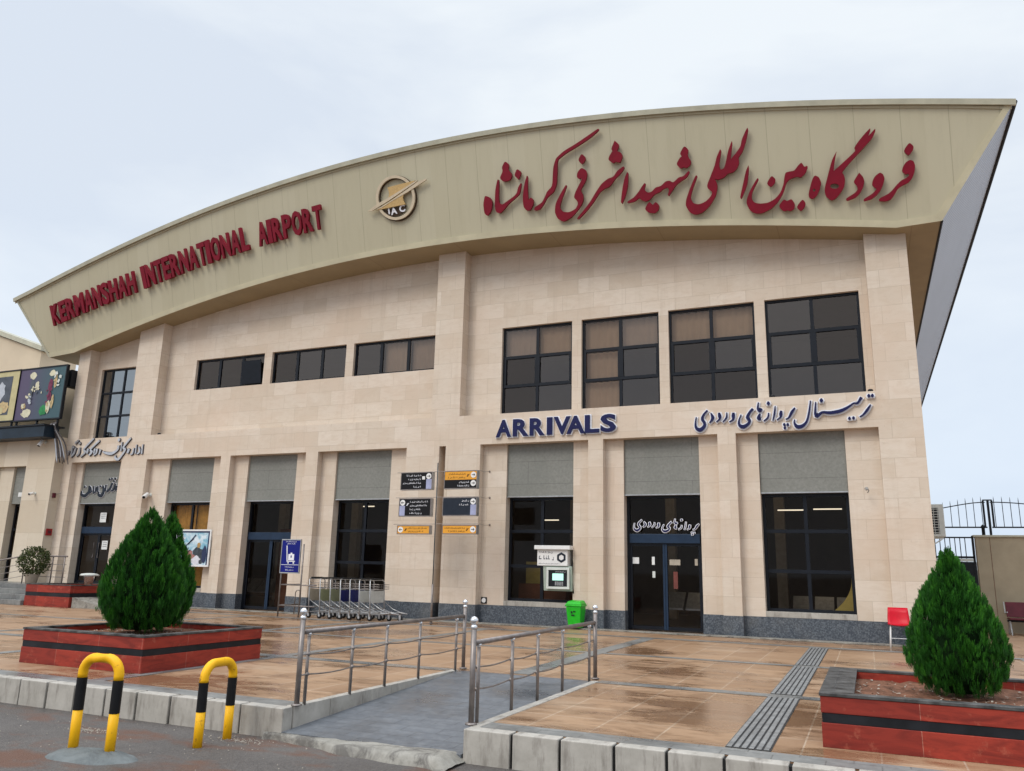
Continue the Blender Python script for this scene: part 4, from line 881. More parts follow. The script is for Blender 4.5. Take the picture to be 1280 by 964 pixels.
for k, (u_, v_, ru, rv, mt, nm) in enumerate(((.29, .87, .07, .07, 'art_cream', 'jar_lid'), (.30, .62, .05, .18, 'art_slate', 'jar'), (.41, .66, .04, .09, 'art_cream', 'flower'), (.28, .42, .035, .10, 'letter_silver', 'jar_foot'), (.17, .27, .05, .06, 'art_sand', 'fruit'), (.25, .13, .10, .085, 'art_cream', 'bowl'),
        (.72, .88, .065, .06, 'art_cream', 'jar_lid'), (.71, .64, .045, .14, 'art_plum', 'jar'), (.81, .72, .035, .13, 'art_sand', 'flower'), (.72, .43, .045, .10, 'art_plum', 'jar_foot'), (.63, .16, .085, .10, 'art_green', 'bowl'), (.72, .22, .045, .12, 'art_cream', 'fruit'), (.80, .32, .03, .13, 'art_sand', 'fruit'))):
    flat_blob(nm, x0+u_*wd, zb+v_*hh, ru*wd, rv*hh, mt, bb, k, wob=.18, seed=k)
b2, x0, x1, zb, zt = billboard('billboard', 'beige billboard with a dark framed picture, far left above the dark canopy', [(-40, 470), (27.5, 464), (15, 526), (-52, 530)], 'art_beige')
wd, hh = x1-x0, zt-zb
m = MB(); m.box(x0+.42*wd, x1-.12*wd, BY-.006, BY-.002, zb+.12*hh, zt-.1*hh); m.build('picture', 'art_slate', b2)
for k, (u_, v_, ru, rv, mt, nm) in enumerate(((.70, .60, .07, .18, 'letter_silver', 'plaque'), (.60, .30, .13, .13, 'art_rose', 'flower'), (.78, .28, .10, .12, 'art_sand', 'flower'), (.70, .2, .1, .08, 'art_beige', 'flower'))):
    flat_blob(nm, x0+u_*wd, zb+v_*hh, ru*wd, rv*hh, mt, b2, k+4, wob=.2, seed=k+40)
tag(MB().box(-26.98, -26.64, -.2, .3, 7.66, 8.30).build('loudspeaker_box', 'black_iron', bevel=.01), 'small black box behind the billboard edge beside the terminal corner', 'equipment box')
# rear building with a sloping roof line
RB = thing('rear_building', 'plain cream gabled building rising behind the billboards at the far left', 'building', (-42, 6, 0))
q = [U(*p, 6) for p in ((-60, 392), (0, 413), (47, 430), (52, 438))]
m = MB(); xe = U(49, 458, 6).x; zw = q[3].z-.05; zf_ = zw+(q[2].z-q[1].z)/(q[2].x-q[1].x)*(-60-xe); m.hexa([(-60, 6, 0), (xe, 6, 0), (xe, 8, 0), (-60, 8, 0)], [(-60, 6, zf_), (xe, 6, zw), (xe, 8, zw), (-60, 8, zf_)]); m.build('wall', 'rear_wall', RB)
m = MB(); sl_ = (q[2].z-q[1].z)/(q[2].x-q[1].x); zl_ = q[1].z+sl_*(-60-q[1].x); zr_ = q[1].z+sl_*(xe+.25-q[1].x)
m.hexa([(-60, 5.85, zl_-.22), (xe+.15, 5.85, zr_-.22), (xe+.15, 7.0, zr_-.22), (-60, 7.0, zl_-.22)], [(-60, 5.85, zl_+.02), (xe+.15, 5.85, zr_+.02), (xe+.15, 7.0, zr_+.02), (-60, 7.0, zl_+.02)]); m.build('roof', 'cap_trim', RB)
# landing, steps and railing in front of the far left door
struct(MB().box(-32, -23.96, -1.30, .34, .0, .60), 'landing', 'grey_band')
st = MB()
for i in range(4): st.box(-32, -23.96, -2.75+i*.36, -1.302, .15*i+.001, .15*(i+1)-(.002 if i == 3 else 0))
struct(st, 'steps', 'grey_band', bevel=.008)
struct(MB().hexa([(-21.90, -2.6, .002), (-19.6, -2.6, .002), (-19.6, -1.2, .002), (-21.90, -1.2, .002)], [(-21.90, -2.6, .30), (-20.4, -2.6, .02), (-20.4, -1.2, .02), (-21.90, -1.2, .30)]), 'side_ramp', 'concrete')
def rail_part(root, name, pts, r, mat='steel'): m = MB(); m.tube(pts, r, 10); return m.build(name, mat, root, smooth=True)
LR = thing('landing_railing', 'steel railing along the steps and landing by the far left door', 'railing', (-25.2, -1.5, .6))
rail_part(LR, 'handrail', [(-27.6, -3.2, .90), (-25.85, -1.45, 1.50), (-23.85, -1.45, 1.50)], .026)
for k in (.26, .46, .66): rail_part(LR, 'rail', [(-27.6, -3.2, .90-k), (-25.85, -1.45, 1.50-k), (-23.85, -1.45, 1.50-k)], .010)
for x in (-25.85, -25.2, -24.5, -23.95): rail_part(LR, 'post', [(x, -1.45, .6), (x, -1.45, 1.49)], .02)
rail_part(LR, 'post', [(-27.0, -2.6, .2), (-27.0, -2.6, 1.08)], .02)
# ---------------------------------------------------------------- planters
def planter(label, x0, x1, y0, y1, h, rim_left=0, rim=.115, zb=0.0):
    t = thing('planter', label, 'planter', ((x0+x1)/2, (y0+y1)/2, zb)); wl = .10
    def ring(a, z0, z1, mat, name, ins=0.0, wall=wl, bev=.004):
        m = MB(); X0, X1, Y0, Y1 = x0+ins, x1-ins, y0+ins, y1-ins
        m.hexa([(X0, Y0, z0), (X1, Y0, z0), (X1-wall, Y0+wall, z0), (X0+wall, Y0+wall, z0)], [(X0, Y0, z1), (X1, Y0, z1), (X1-wall, Y0+wall, z1), (X0+wall, Y0+wall, z1)])
        m.hexa([(X1, Y0, z0), (X1, Y1, z0), (X1-wall, Y1-wall, z0), (X1-wall, Y0+wall, z0)], [(X1, Y0, z1), (X1, Y1, z1), (X1-wall, Y1-wall, z1), (X1-wall, Y0+wall, z1)])
        m.hexa([(X1, Y1, z0), (X0, Y1, z0), (X0+wall, Y1-wall, z0), (X1-wall, Y1-wall, z0)], [(X1, Y1, z1), (X0, Y1, z1), (X0+wall, Y1-wall, z1), (X1-wall, Y1-wall, z1)])
        m.hexa([(X0, Y1, z0), (X0, Y0, z0), (X0+wall, Y0+wall, z0), (X0+wall, Y1-wall, z0)], [(X0, Y1, z1), (X0, Y0, z1), (X0+wall, Y0+wall, z1), (X0+wall, Y1-wall, z1)])
        return m.build(name, mat, t, bevel=bev, segs=1)
    ring(0, zb+.0, zb+h*.45, 'red_stone', 'lower_course', 0); ring(0, zb+h*.45, zb+h*.63, 'black_stone', 'black_band', .006); ring(0, zb+h*.63, zb+h-.028, 'red_stone', 'upper_course', 0)
    ring(0, zb+h-.028, zb+h, 'coping_stone', 'coping', -.010, rim)
    if rim_left: MB().box(x0+rim-.012, x0+rim_left, y0+rim-.008, y1-rim+.008, zb+h-.028, zb+h-.001).build('coping_slab', 'coping_stone', t, bevel=.003, segs=1)
    m = MB(); nx = 26; rd = random.Random(4); X0, X1, Y0, Y1 = x0+.09, x1-.09, y0+.09, y1-.09
    m.v = [Vector((X0+(X1-X0)*i/nx, Y0+(Y1-Y0)*j/nx, zb+h-.10+rd.uniform(-.018, .018))) for j in range(nx+1) for i in range(nx+1)]
    m.f = [(j*(nx+1)+i, j*(nx+1)+i+1, (j+1)*(nx+1)+i+1, (j+1)*(nx+1)+i) for j in range(nx) for i in range(nx)]; m.build('soil', 'soil', t, smooth=True)
    m = MB(); rd = random.Random(9)
    for i in range(260):
        x, y = rd.uniform(X0+.15, X1-.15), rd.uniform(Y0+.15, Y1-.15); s = rd.uniform(.006, .02); a = rd.uniform(0, 6.28); z = zb+h-.085
        m.quad((x, y, z), (x+s*2*math.cos(a), y+s*2*math.sin(a), z+rd.uniform(.0, .012)), (x+s*2*math.cos(a)-s*math.sin(a), y+s*2*math.sin(a)+s*math.cos(a), z+.008), (x-s*math.sin(a), y+s*math.cos(a), z))
    o = m.build('leaf_litter', 'litter_pale', t); o['kind'] = 'stuff'
    return t
planter('square red stone planter with a black stripe and two conifers, behind the yellow hoops', -10.89, -8.60, -12.04, -9.80, .47)
planter('red stone planter with a black stripe in the right foreground, one conifer in it', -.45, 1.95, -12.25, -10.0, .44, .27)
P3 = planter('far red stone planter beside the steps under the far left door', -23.93, -21.96, -2.66, -.45, .66)
# ---------------------------------------------------------------- conifers
def conifer(label, c, h, prof, rmax, seed, plumes, per, sl, group):
    """upright plumes of flat scaly sprays round a trunk"""
    rd = random.Random(seed); t = thing('conifer_tree', label, 'tree', c, group); C_ = Vector(c)
    m = MB(); m.tube([C_+Vector((0, 0, -.10)), C_+Vector((0, 0, h*.25)), C_+Vector((.01, 0, h*.8))], [.05, .04, .012], 8); m.build('trunk', 'bark', t)
    def rad(u):
        for (a, ra), (b, rb) in zip(prof[:-1], prof[1:]):
            if a <= u <= b: return (ra+(rb-ra)*(u-a)/(b-a))*rmax
        return 0
    V, F, T = [], [], []
    def spray(base, axis, side, L_, tone0):
        nrm = axis.cross(side)
        for i in range(7):
            k = i/6; b = base+axis*(L_*k*.75); sgn = -1 if i % 2 else 1
            d = (axis*(.9+.5*k)+side*sgn*(.62-.55*k)*rd.uniform(.6, 1.2)+nrm*rd.uniform(-.2, .2)).normalized()
            l = L_*(.46-.16*abs(k-.4))*rd.uniform(.8, 1.2); w = L_*.034*rd.uniform(.8, 1.3); p = d.cross(nrm).normalized()*w; i0 = len(V)
            V.extend([b-p*.5, b+d*l*.45-p, b+d*l, b+d*l*.45+p]); F.append((i0, i0+1, i0+2, i0+3)); T.extend([max(0, tone0-.12), tone0, min(1, tone0+.14), tone0])
    n = 0
    while n < plumes:
        u = .035+rd.random()**.9*.95; Rm = rad(u)
        if rd.random() > (Rm/rmax)**.7+.06: continue
        n += 1; th = rd.uniform(0, 2*math.pi); out = Vector((math.cos(th), math.sin(th), 0)); tan = Vector((-out.y, out.x, 0))
        r = Rm*rd.uniform(.74, .97); PL = rd.uniform(.9, 1.5)*sl*1.35*(1-.3*u); ax = (out*rd.uniform(.08, .30)*(1-.5*u)+tan*rd.uniform(-.12, .12)+Vector((0, 0, 1))).normalized()
        root = C_+out*(r-.06*sl/.13)+Vector((0, 0, u*h-PL*.6)); tp = rd.uniform(.30, .62)+(.20 if rd.random() < .16 else 0)
        for q in range(per):
            k = rd.random(); wd = sl*.62*(1-k*.75); off = out*rd.uniform(-.35, 1.0)*wd+tan*rd.uniform(-1, 1)*wd
            a2 = (ax+off*(1.6/sl*.16)+Vector((rd.gauss(0, .10), rd.gauss(0, .10), 0))).normalized(); tw = rd.uniform(-.8, .8)
            sd_ = out*math.cos(tw)+tan*math.sin(tw); sd_ = (sd_-a2*sd_.dot(a2)).normalized(); bpos = root+ax*PL*k+off
            depth = max(0, min(1, (off.dot(out)/wd+.35)/1.35)); spray(bpos, a2, sd_, sl*rd.uniform(.6, 1.15), min(1, max(0, tp*(.35+.75*depth)+.22*k*k+rd.uniform(-.08, .08))))  # tone rises outward: lit edges and inner shade put into the leaf colour
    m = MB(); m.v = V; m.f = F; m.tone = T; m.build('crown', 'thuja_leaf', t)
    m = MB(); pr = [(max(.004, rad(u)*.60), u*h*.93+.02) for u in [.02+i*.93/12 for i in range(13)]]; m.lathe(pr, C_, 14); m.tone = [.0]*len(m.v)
    m.build('inner_foliage', 'thuja_core', t)  # solid core, its near-black colour standing in for shade inside the crown
    return t
profA = [(0, .40), (.06, .66), (.14, .87), (.25, .99), (.34, 1.0), (.48, .91), (.62, .74), (.75, .53), (.87, .31), (.95, .15), (1.0, .03)]
profR = [(0, .40), (.06, .68), (.15, .90), (.27, 1.0), (.36, .99), (.48, .88), (.62, .70), (.75, .49), (.87, .28), (.95, .13), (1.0, .02)]
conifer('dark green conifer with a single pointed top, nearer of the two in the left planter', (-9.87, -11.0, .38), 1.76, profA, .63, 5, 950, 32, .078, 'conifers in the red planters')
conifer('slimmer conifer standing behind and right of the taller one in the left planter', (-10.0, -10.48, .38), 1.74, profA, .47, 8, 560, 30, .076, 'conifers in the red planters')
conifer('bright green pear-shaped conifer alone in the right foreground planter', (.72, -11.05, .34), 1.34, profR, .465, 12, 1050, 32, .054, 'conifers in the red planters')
# round topiary on the landing
def topiary():
    rd = random.Random(2); c = Vector((-24.85, -1.85, .6)); t = thing('topiary_shrub', 'small round clipped shrub in a tan pot by the steps at the far left', 'shrub', c)
    MB().lathe([(.16, 0), (.21, .30), (.22, .32), (.19, .32), (.18, .28)], c, 16).build('pot', 'board_tan', t, smooth=True); m = MB(); m.tube([c+Vector((0, 0, .2)), c+Vector((0, 0, .6))], .025, 7); m.build('trunk', 'bark', t)
    cc = c+Vector((0, 0, .72)); V, F, T = [], [], []
    for s in range(2600):
        d = Vector((rd.gauss(0, 1), rd.gauss(0, 1), rd.gauss(0, 1))).normalized(); r = .43*(.55+.5*rd.random()**.5)*(1+.1*math.sin(d.x*7+d.z*5)); p = cc+Vector((d.x*r, d.y*r, d.z*r*1.02)); a = Vector((rd.gauss(0, 1), rd.gauss(0, 1), rd.gauss(0, 1))).normalized(); e1 = (d+a*.8).normalized(); e2 = e1.cross(a).normalized(); i0 = len(V); l, w = .06, .022; tn = rd.random()
        V += [p, p+e1*l*.5+e2*w, p+e1*l, p+e1*l*.5-e2*w]; F.append((i0, i0+1, i0+2, i0+3)); T += [tn*.6, tn, tn, tn]
    m = MB(); m.v = V; m.f = F; m.tone = T; m.build('crown', 'topiary_leaf', t)
topiary()
ub = thing('ash_bin', 'steel ash bin with a wide pale lid on the planter below the far left door', 'bin', (-23.15, -1.1, .60))
MB().lathe([(.11, 0), (.16, .28), (.165, .30)], (-23.15, -1.1, .60), 18).build('bowl', 'steel_bright', ub, smooth=True); MB().lathe([(.27, .30), (.29, .33), (.24, .37), (.10, .39)], (-23.15, -1.1, .60), 20).build('lid', 'offwhite', ub, smooth=True)
# ---------------------------------------------------------------- yellow hoops
def hoop(label, a, b, hgt, r, rc, z0):
    """two legs and a rounded top, black sleeves painted on"""
    A, B = Vector((*a, z0)), Vector((*b, z0)); t = thing('hoop_barrier', label, 'barrier', (A+B)/2, 'yellow and black hoops at the kerb')
    d = (B-A); L_ = d.length; d.normalize(); up = Vector((0, 0, 1)); zb0, zb1 = hgt*.40, hgt*.735
    pts = [A+up*zb1]; 
    n = 7
    for i in range(n+1): an = math.pi/2*i/n; pts.append(A+up*(hgt-r-rc)+d*(rc-rc*math.cos(an))+up*rc*math.sin(an)) 
    for i in range(n+1): an = math.pi/2*i/n; pts.append(B+up*(hgt-r-rc)-d*(rc-rc*math.sin(an))+up*rc*math.cos(an))
    pts.append(B+up*zb1)
    m = MB(); m.tube(pts, r, 18); m.build('top_bend', 'hoop_yellow', t, smooth=True)
    for P in (A, B):
        m = MB(); m.tube([P-up*.02, P+up*zb0*.5, P+up*zb0], r, 18); m.build('leg', 'hoop_yellow', t, smooth=True)
        m = MB(); m.tube([P+up*zb0, P+up*zb1], r+.0015, 18, caps=False); m.build('black_sleeve', 'hoop_black', t, smooth=True)
    return t
hoop('larger yellow and black hoop set in a grey concrete pad', (-6.645, -14.50), (-6.225, -14.47), .83, .043, .14, GZ+.03)
hoop('smaller yellow and black hoop nearer the ramp, without a pad', (-5.865, -13.80), (-5.905, -13.37), .78, .043, .14, GZ)
def pad():
    rd = random.Random(6); m = MB(); n, k = 40, 9; c = Vector((-6.36, -14.54, GZ)); V = [c+Vector((0, 0, .055))]
    for j in range(1, k+1):
        for i in range(n):
            a = 2*math.pi*i/n; u = j/k; wv = 1+.10*math.sin(2*a+1)+.05*math.sin(5*a); V.append(c+Vector((math.cos(a)*.44*u*wv, math.sin(a)*.27*u*wv, .055*(1-u**3)+(rd.uniform(-.006, .006) if j < k else -.012))))
    m.v = V; m.f = [(0, 1+i, 1+(i+1) % n) for i in range(n)]+[(1+(j-1)*n+i, 1+j*n+i, 1+j*n+(i+1) % n, 1+(j-1)*n+(i+1) % n) for j in range(1, k) for i in range(n)]
    tag(m.build('concrete_pad', 'pad_concrete', smooth=True), 'grey lump of concrete on the road around the feet of the larger hoop', 'concrete pad')
pad()
m = MB(); rd = random.Random(8)
for i in range(420):
    x, y = (rd.gauss(-5.75, .16), rd.gauss(-13.36, .05)) if i < 130 else (rd.uniform(-9, -2.5), rd.uniform(-14.6, -13.15)) if i < 260 else (rd.gauss(-7.35, .16), rd.gauss(-13.75, .05))
    s = rd.uniform(.003, .010); a = rd.uniform(0, 6.28); dx, dy = math.cos(a)*s, math.sin(a)*s; z = GZ+.001
    m.hexa([(x-dx, y-dy, z), (x+dy, y-dx, z), (x+dx, y+dy, z), (x-dy, y+dx, z)], [(x-dx*.6, y-dy*.6, z+s*.7), (x+dy*.6, y-dx*.6, z+s*.5), (x+dx*.6, y+dy*.6, z+s*.8), (x-dy*.6, y+dx*.6, z+s*.6)])
o = m.build('road_grit', 'litter_pale'); o['kind'] = 'stuff'; o['label'] = 'loose grit and chips on the road along the kerb'; o['category'] = 'grit'
# ---------------------------------------------------------------- ramp railings
def ramp_rail(label, x, side):
    t = thing('ramp_railing', label, 'railing', (x, -12.9, 0), 'steel railings beside the ramp'); xo = x-.0
    for y in (-12.93, -9.18):
        m = MB(); m.tube([(xo, y, .0), (xo, y, .86)], .027, 14); po = m.build('end_post', 'steel', t, smooth=True)
        MB().lathe([(.0285, 0), (.031, .01), (.031, .03), (.02, .035), (.02, .045)], (xo, y, .855), 14).build('collar', 'steel_bright', po, smooth=True)
        MB().ball((xo, y, .93), .040).build('ball_cap', 'steel_bright', po, smooth=True)
        MB().lathe([(.055, 0), (.055, .012), (.034, .02)], (xo, y, .008), 16).build('base_flange', 'steel', po, smooth=True)
    xi = x-.005
    ys = [-12.80, -11.99, -11.27, -10.46, -9.42]
    for y in ys:
        m = MB(); m.tube([(xi, y, 0), (xi, y, .685)], .0175, 12); po = m.build('post', 'steel', t, smooth=True); m = MB(); m.ball((xi, y, .70), .027, 10, 7); m.build('bracket', 'steel_bright', po, smooth=True)
        for z in (.30, .50): m = MB(); m.ball((xi+.012*side, y, z), .022, 8, 6); m.build('clip', 'steel', po, smooth=True)
    rail_part(t, 'handrail', [(xi, -12.88, .725), (xi, -9.20, .735)], .025)
    for z in (.30, .50):
        rd = random.Random(int(z*100)); pts = []
        for a, b in zip(ys[:-1], ys[1:]):
            for k in range(6): u = k/6; pts.append((xi+.024*side, a+(b-a)*u, z-.018*math.sin(math.pi*u)))
        pts.append((xi+.024*side, ys[-1], z)); rail_part(t, 'wire_rail', [(xi+.02*side, -12.93, z)]+pts+[(xi+.02*side, -9.18, z)], .0075)
    return t
ramp_rail('steel ramp railing with ball caps, left side of the ramp', -5.435, 1)
ramp_rail('steel ramp railing with ball caps, right side of the ramp', -3.45, -1)
# ---------------------------------------------------------------- direction signs on a post
SY = -1.42
SP = thing('sign_post', 'thin upright post with three horizontal rods carrying the direction signs', 'post', (-10.30, SY+.06, 0))
pb = U(538.6, 781, SY+.06)
m = MB(); m.tube([(pb.x, SY+.06, 0), (pb.x, SY+.06, 1.0)], .028, 10); m.build('lower_post', 'steel', SP, smooth=True)
m = MB(); m.tube([(pb.x, SY+.06, 1.0), (pb.x, SY+.06, 4.15)], .014, 10); m.build('upper_post', 'art_dark' if 'art_dark' in MATS else 'maroon', SP, smooth=True)
MB().lathe([(.06, 0), (.06, .012), (.03, .02)], (pb.x, SY+.06, .031), 14).build('base_plate', 'steel', SP)
for (a, b) in (((497, 591.3), (600, 588)), ((495, 622.5), (599, 620.8)), ((492, 655.5), (599, 654.7))):
    p, q = U(*a, SY+.06), U(*b, SY+.06); m = MB(); m.tube([p, q], .008, 6); m.build('rod', 'steel', SP)
    an = U(612, b[1]+1.5, .225); m = MB(); m.tube([q, (q+an)/2+Vector((0, 0, -.03)), an], .006, 6); m.ball(an, .03, 8, 6); m.build('wall_stay', 'steel', SP)
def scribble(root, x0, x1, zc, h, Y, mat, seed, name='writing'):
    """small joined pen marks, too small in the photo to read"""
    rd = random.Random(seed); m = MB(); x = x0; yy = Y
    while x < x1-h*.3:
        w = h*rd.uniform(.35, 1.0); w = min(w, x1-x); k = rd.random()
        if k < .45: m.box(x, x+w, yy-.002, yy, zc-h*.28, zc-h*.10); m.box(x, x+h*.14, yy-.002, yy, zc-h*.10, zc+h*rd.uniform(.1, .5))
        elif k < .7: m.box(x, x+h*.14, yy-.002, yy, zc-h*.28, zc+h*.5); m.box(x+h*.14, x+w*.8, yy-.002, yy, zc-h*.28, zc-h*.12)
        else: m.box(x, x+w*.8, yy-.002, yy, zc-h*.45, zc-h*.28); m.box(x+w*.62, x+w*.8, yy-.002, yy, zc-h*.28, zc+h*.2)
        if rd.random() < .5: m.box(x+w*.3, x+w*.3+h*.13, yy-.002, yy, zc+h*.28, zc+h*.42)
        x += w+h*rd.choice((.12, .12, .45))
    o = m.build(name, mat, root); return o
def dir_sign(label, px, Y, rows, side, strip=None):
    tl, tr, bl_, br_ = [U(*q, Y) for q in px]; x0, x1 = (tl.x+bl_.x)/2, (tr.x+br_.x)/2; z1, z0 = (tl.z+tr.z)/2, (bl_.z+br_.z)/2
    t = thing('direction_sign', label, 'sign', ((x0+x1)/2, Y, z0), 'lit box signs hung on the post'); D = .13
    MB().box(x0, x1, Y+.004, Y+D, z0, z1).build('box', 'chrome_dull', t, bevel=.006)
    f = MB(); e = .022; f.box(x0, x1, Y-.008, Y+.003, z1-e, z1); f.box(x0, x1, Y-.008, Y+.003, z0, z0+e); f.box(x0, x0+e, Y-.008, Y+.003, z0+e, z1-e); f.box(x1-e, x1, Y-.008, Y+.003, z0+e, z1-e); f.build('frame', 'steel', t)
    H_ = (z1-z0-2*e)/len(rows); X0, X1 = x0+e, x1-e
    for i, (bg, ink, lines, ar, ic) in enumerate(rows):
        b, a = z1-e-H_*(i+1), z1-e-H_*i
        fc = MB().box(X0, X1, Y-.003, Y+.002, b+.001, a-.001).build('face', bg, t)
        sw = min(.165, H_*.98)
        if strip: MB().box((X1-sw if side > 0 else X0), (X1 if side > 0 else X0+sw), Y-.0045, Y-.0032, b+.002, a-sw*1.05).build('side_strip', strip, fc)
        cx = (X1-sw*.55) if side > 0 else (X0+sw*.55); cz = a-sw*.55-.004
        if len(lines) == 1: cz = (a+b)/2
        if ar:
            r = sw*.47; c = MB(); pts = [(cx+r*math.cos(k*.2618), cz+r*math.sin(k*.2618)) for k in range(24)]
            c.hexa([(x, Y-.004, z) for x, z in pts], [(x, Y-.007, z) for x, z in pts]); co = c.build('arrow_disc', 'white_paint', fc)
            m = MB(); s = r*.62*side; y = Y-.0075
            m.box(min(cx-s, cx+s*.6), max(cx-s, cx+s*.6), y-.002, y, cz-r*.1, cz+r*.1)
            for sg in (1, -1):
                m.hexa([(cx+s, y-.003, cz), (cx+s*.65, y-.003, cz), (cx+s*.05, y-.003, cz+sg*s*.62*side), (cx+s*.4, y-.003, cz+sg*s*.62*side)], [(cx+s, y, cz), (cx+s*.65, y, cz), (cx+s*.05, y, cz+sg*s*.62*side), (cx+s*.4, y, cz+sg*s*.62*side)])
            m.build('arrow', 'sign_black', fc)
        tx0, tx1 = (X0+.05, X1-sw-.04) if side > 0 else (X0+sw+.04, X1-.05)
        if ic:
            s = min(.085, H_*.6); ix = tx1-s if side > 0 else tx0
            for (dx, dz) in ((0, 0),):
                zc = a-H_*.32 if len(lines) > 2 else (a+b)/2
                m = MB()
                if ic == 'box': m.box(ix, ix+s, Y-.006, Y-.0032, zc-s/2, zc+s/2)
                elif ic == 'people':
                    for q in (.25, .75): m.lathe([(s*.12, -.003), (s*.12, 0)], (ix+s*q, Y-.0035, zc+s*.32), 8, 'Y'); m.box(ix+s*(q-.15), ix+s*(q+.15), Y-.006, Y-.0032, zc-s*.5, zc+s*.18)
                else:
                    m.hexa([(ix, Y-.006, zc-s*.3), (ix+s*.2, Y-.006, zc-s*.4), (ix+s, Y-.006, zc+s*.35), (ix+s*.85, Y-.006, zc+s*.45)], [(ix, Y-.003, zc-s*.3), (ix+s*.2, Y-.003, zc-s*.4), (ix+s, Y-.003, zc+s*.35), (ix+s*.85, Y-.003, zc+s*.45)]); m.box(ix+s*.3, ix+s*.45, Y-.0075, Y-.0062, zc-s*.4, zc+s*.4)
                m.build('pictogram', 'white_paint' if ink == 'letter_white' and ic == 'box' else ink, fc)
            if side > 0: tx1 = ix-.03
            else: tx0 = ix+s+.03
        n = len(lines)
        for j, fr in enumerate(lines):
            if fr == 0: continue
            h = min(.055, H_/(n+.5)*.62); zc = a-H_*(j+.7)/(n+.35); w_ = (tx1-tx0)*fr
            a0, a1 = (tx1-w_, tx1) if side > 0 else (tx0, tx0+w_); scribble(fc, a0, a1, zc, h, Y-.0035, ink, int(abs(x0)*100)+i*10+j)
    return t
WH = 'letter_white'
dir_sign('black direction sign with a right arrow, top of the left column', [(501.2, 591.8), (540.8, 588.7), (500.6, 613.7), (540.4, 611.5)], SY, [('sign_black', WH, (.8, .7, 1.0, .4), True, 'box')], 1, 'sign_lilac')
dir_sign('half orange, half black direction sign with two arrows to the right', [(555.4, 588.7), (596.5, 588), (555, 611.3), (596.8, 611)], SY, [('sign_orange', 'sign_black', (.9, .9), True, 'plane'), ('sign_black', WH, (.45, .5), True, None)], 1)
dir_sign('black direction sign with an arrow to the left, middle of the left column', [(499.3, 623.5), (539.2, 622.3), (498, 646.2), (538.6, 645.3)], SY, [('sign_black', WH, (1.0, .9, .6, .65), True, 'plane')], -1, 'sign_lilac')
dir_sign('nearly empty dark navy direction sign with a right arrow, middle of the right column', [(553.8, 621.7), (595.8, 621.3), (552.3, 645), (596.5, 645)], SY, [('sign_navy', WH, (.3, .4, 0, 0), True, None)], 1, 'sign_lilac')
dir_sign('narrow orange direction sign with a left arrow, bottom of the left column', [(496.2, 657), (537.3, 656.2), (496.2, 668.4), (537.3, 667.5)], SY, [('sign_orange', 'sign_black', (1.0, .8), True, 'plane')], -1)
dir_sign('narrow orange direction sign with a right arrow, bottom of the right column', [(552.9, 656.2), (596, 656), (552.3, 667.4), (595.9, 668.4)], SY, [('sign_orange', 'sign_black', (1.0, .8), True, 'plane')], 1)
# ---------------------------------------------------------------- trolley rack, its sign, and the trolleys
TR = thing('trolley_rack', 'steel tube rack with a blue luggage trolley sign on top, left of the trolleys', 'trolley rack', (-14.75, -1.47, 0))
for x, h in ((-15.13, 1.98), (-14.42, 1.98)): rail_part(TR, 'post', [(x, -1.47, 0), (x, -1.47, h)], .022)
for z in (.30, .86): rail_part(TR, 'rail', [(-15.13, -1.47, z), (-14.42, -1.47, z), (-13.9, -1.47, z)], .018)
rail_part(TR, 'rail', [(-15.13, -1.47, .86), (-15.13, -.55, .86)], .018); rail_part(TR, 'rail', [(-15.13, -1.47, .30), (-15.13, -.55, .30)], .018); rail_part(TR, 'post', [(-15.13, -.55, 0), (-15.13, -.55, .88)], .02)
lp = [(-14.95, -1.0, .05)]+[(-14.95+.09*(1-math.cos(k*math.pi/8)), -1.0, .62+.09*math.sin(k*math.pi/8)) for k in range(9)]+[(-14.77, -1.0, .05)]; rail_part(TR, 'loop', lp, .014)
sx0, sx1, sz0, sz1 = -15.13, -14.50, 1.20, 2.08
bd_ = MB().box(sx0, sx1, -1.525, -1.495, sz0, sz1).build('sign_board', 'sign_blue', TR, bevel=.012)
f = MB(); f.box(sx0-.02, sx1+.02, -1.53, -1.49, sz1, sz1+.03); f.box(sx0-.02, sx0, -1.53, -1.49, sz0, sz1); f.box(sx1, sx1+.02, -1.53, -1.49, sz0, sz1); f.box(sx0-.02, sx1+.02, -1.53, -1.49, sz0-.03, sz0); f.build('sign_frame', 'chrome_dull', TR)
y = -1.527; ic = MB(); cx = (sx0+sx1)/2
ic.hexa([(cx-.16, y-.003, 1.93), (cx-.13, y-.003, 1.93), (cx-.085, y-.003, 1.50), (cx-.115, y-.003, 1.50)], [(cx-.16, y, 1.93), (cx-.13, y, 1.93), (cx-.085, y, 1.50), (cx-.115, y, 1.50)])
ic.box(cx-.115, cx+.17, y-.0035, y, 1.49, 1.515)
for xx in (cx-.06, cx+.12): ic.lathe([(.025, -.003), (.025, 0)], (xx, y, 1.46), 10, 'Y')
ic.build('trolley_symbol', WH, bd_)
ic = MB(); ic.box(cx-.07, cx+.13, y-.0031, y, 1.53, 1.70); ic.box(cx+.0, cx+.06, y-.0031, y, 1.70, 1.735); ic.build('case_symbol', WH, bd_)
ic = MB(); ic.box(cx+.01, cx+.05, y-.005, y-.0033, 1.60, 1.66); ic.build('case_mark', 'sign_blue', bd_)
for z, fr, sd_ in ((2.045, .7, 1), (1.985, .5, 2), (1.345, .55, 3), (1.265, .5, 4)): scribble(bd_, cx-.28*fr, cx+.28*fr, z, .04, y, WH, sd_)
MB().box(sx0+.01, sx1-.01, y-.003, y, 1.40, 1.412).build('divider', WH, bd_)
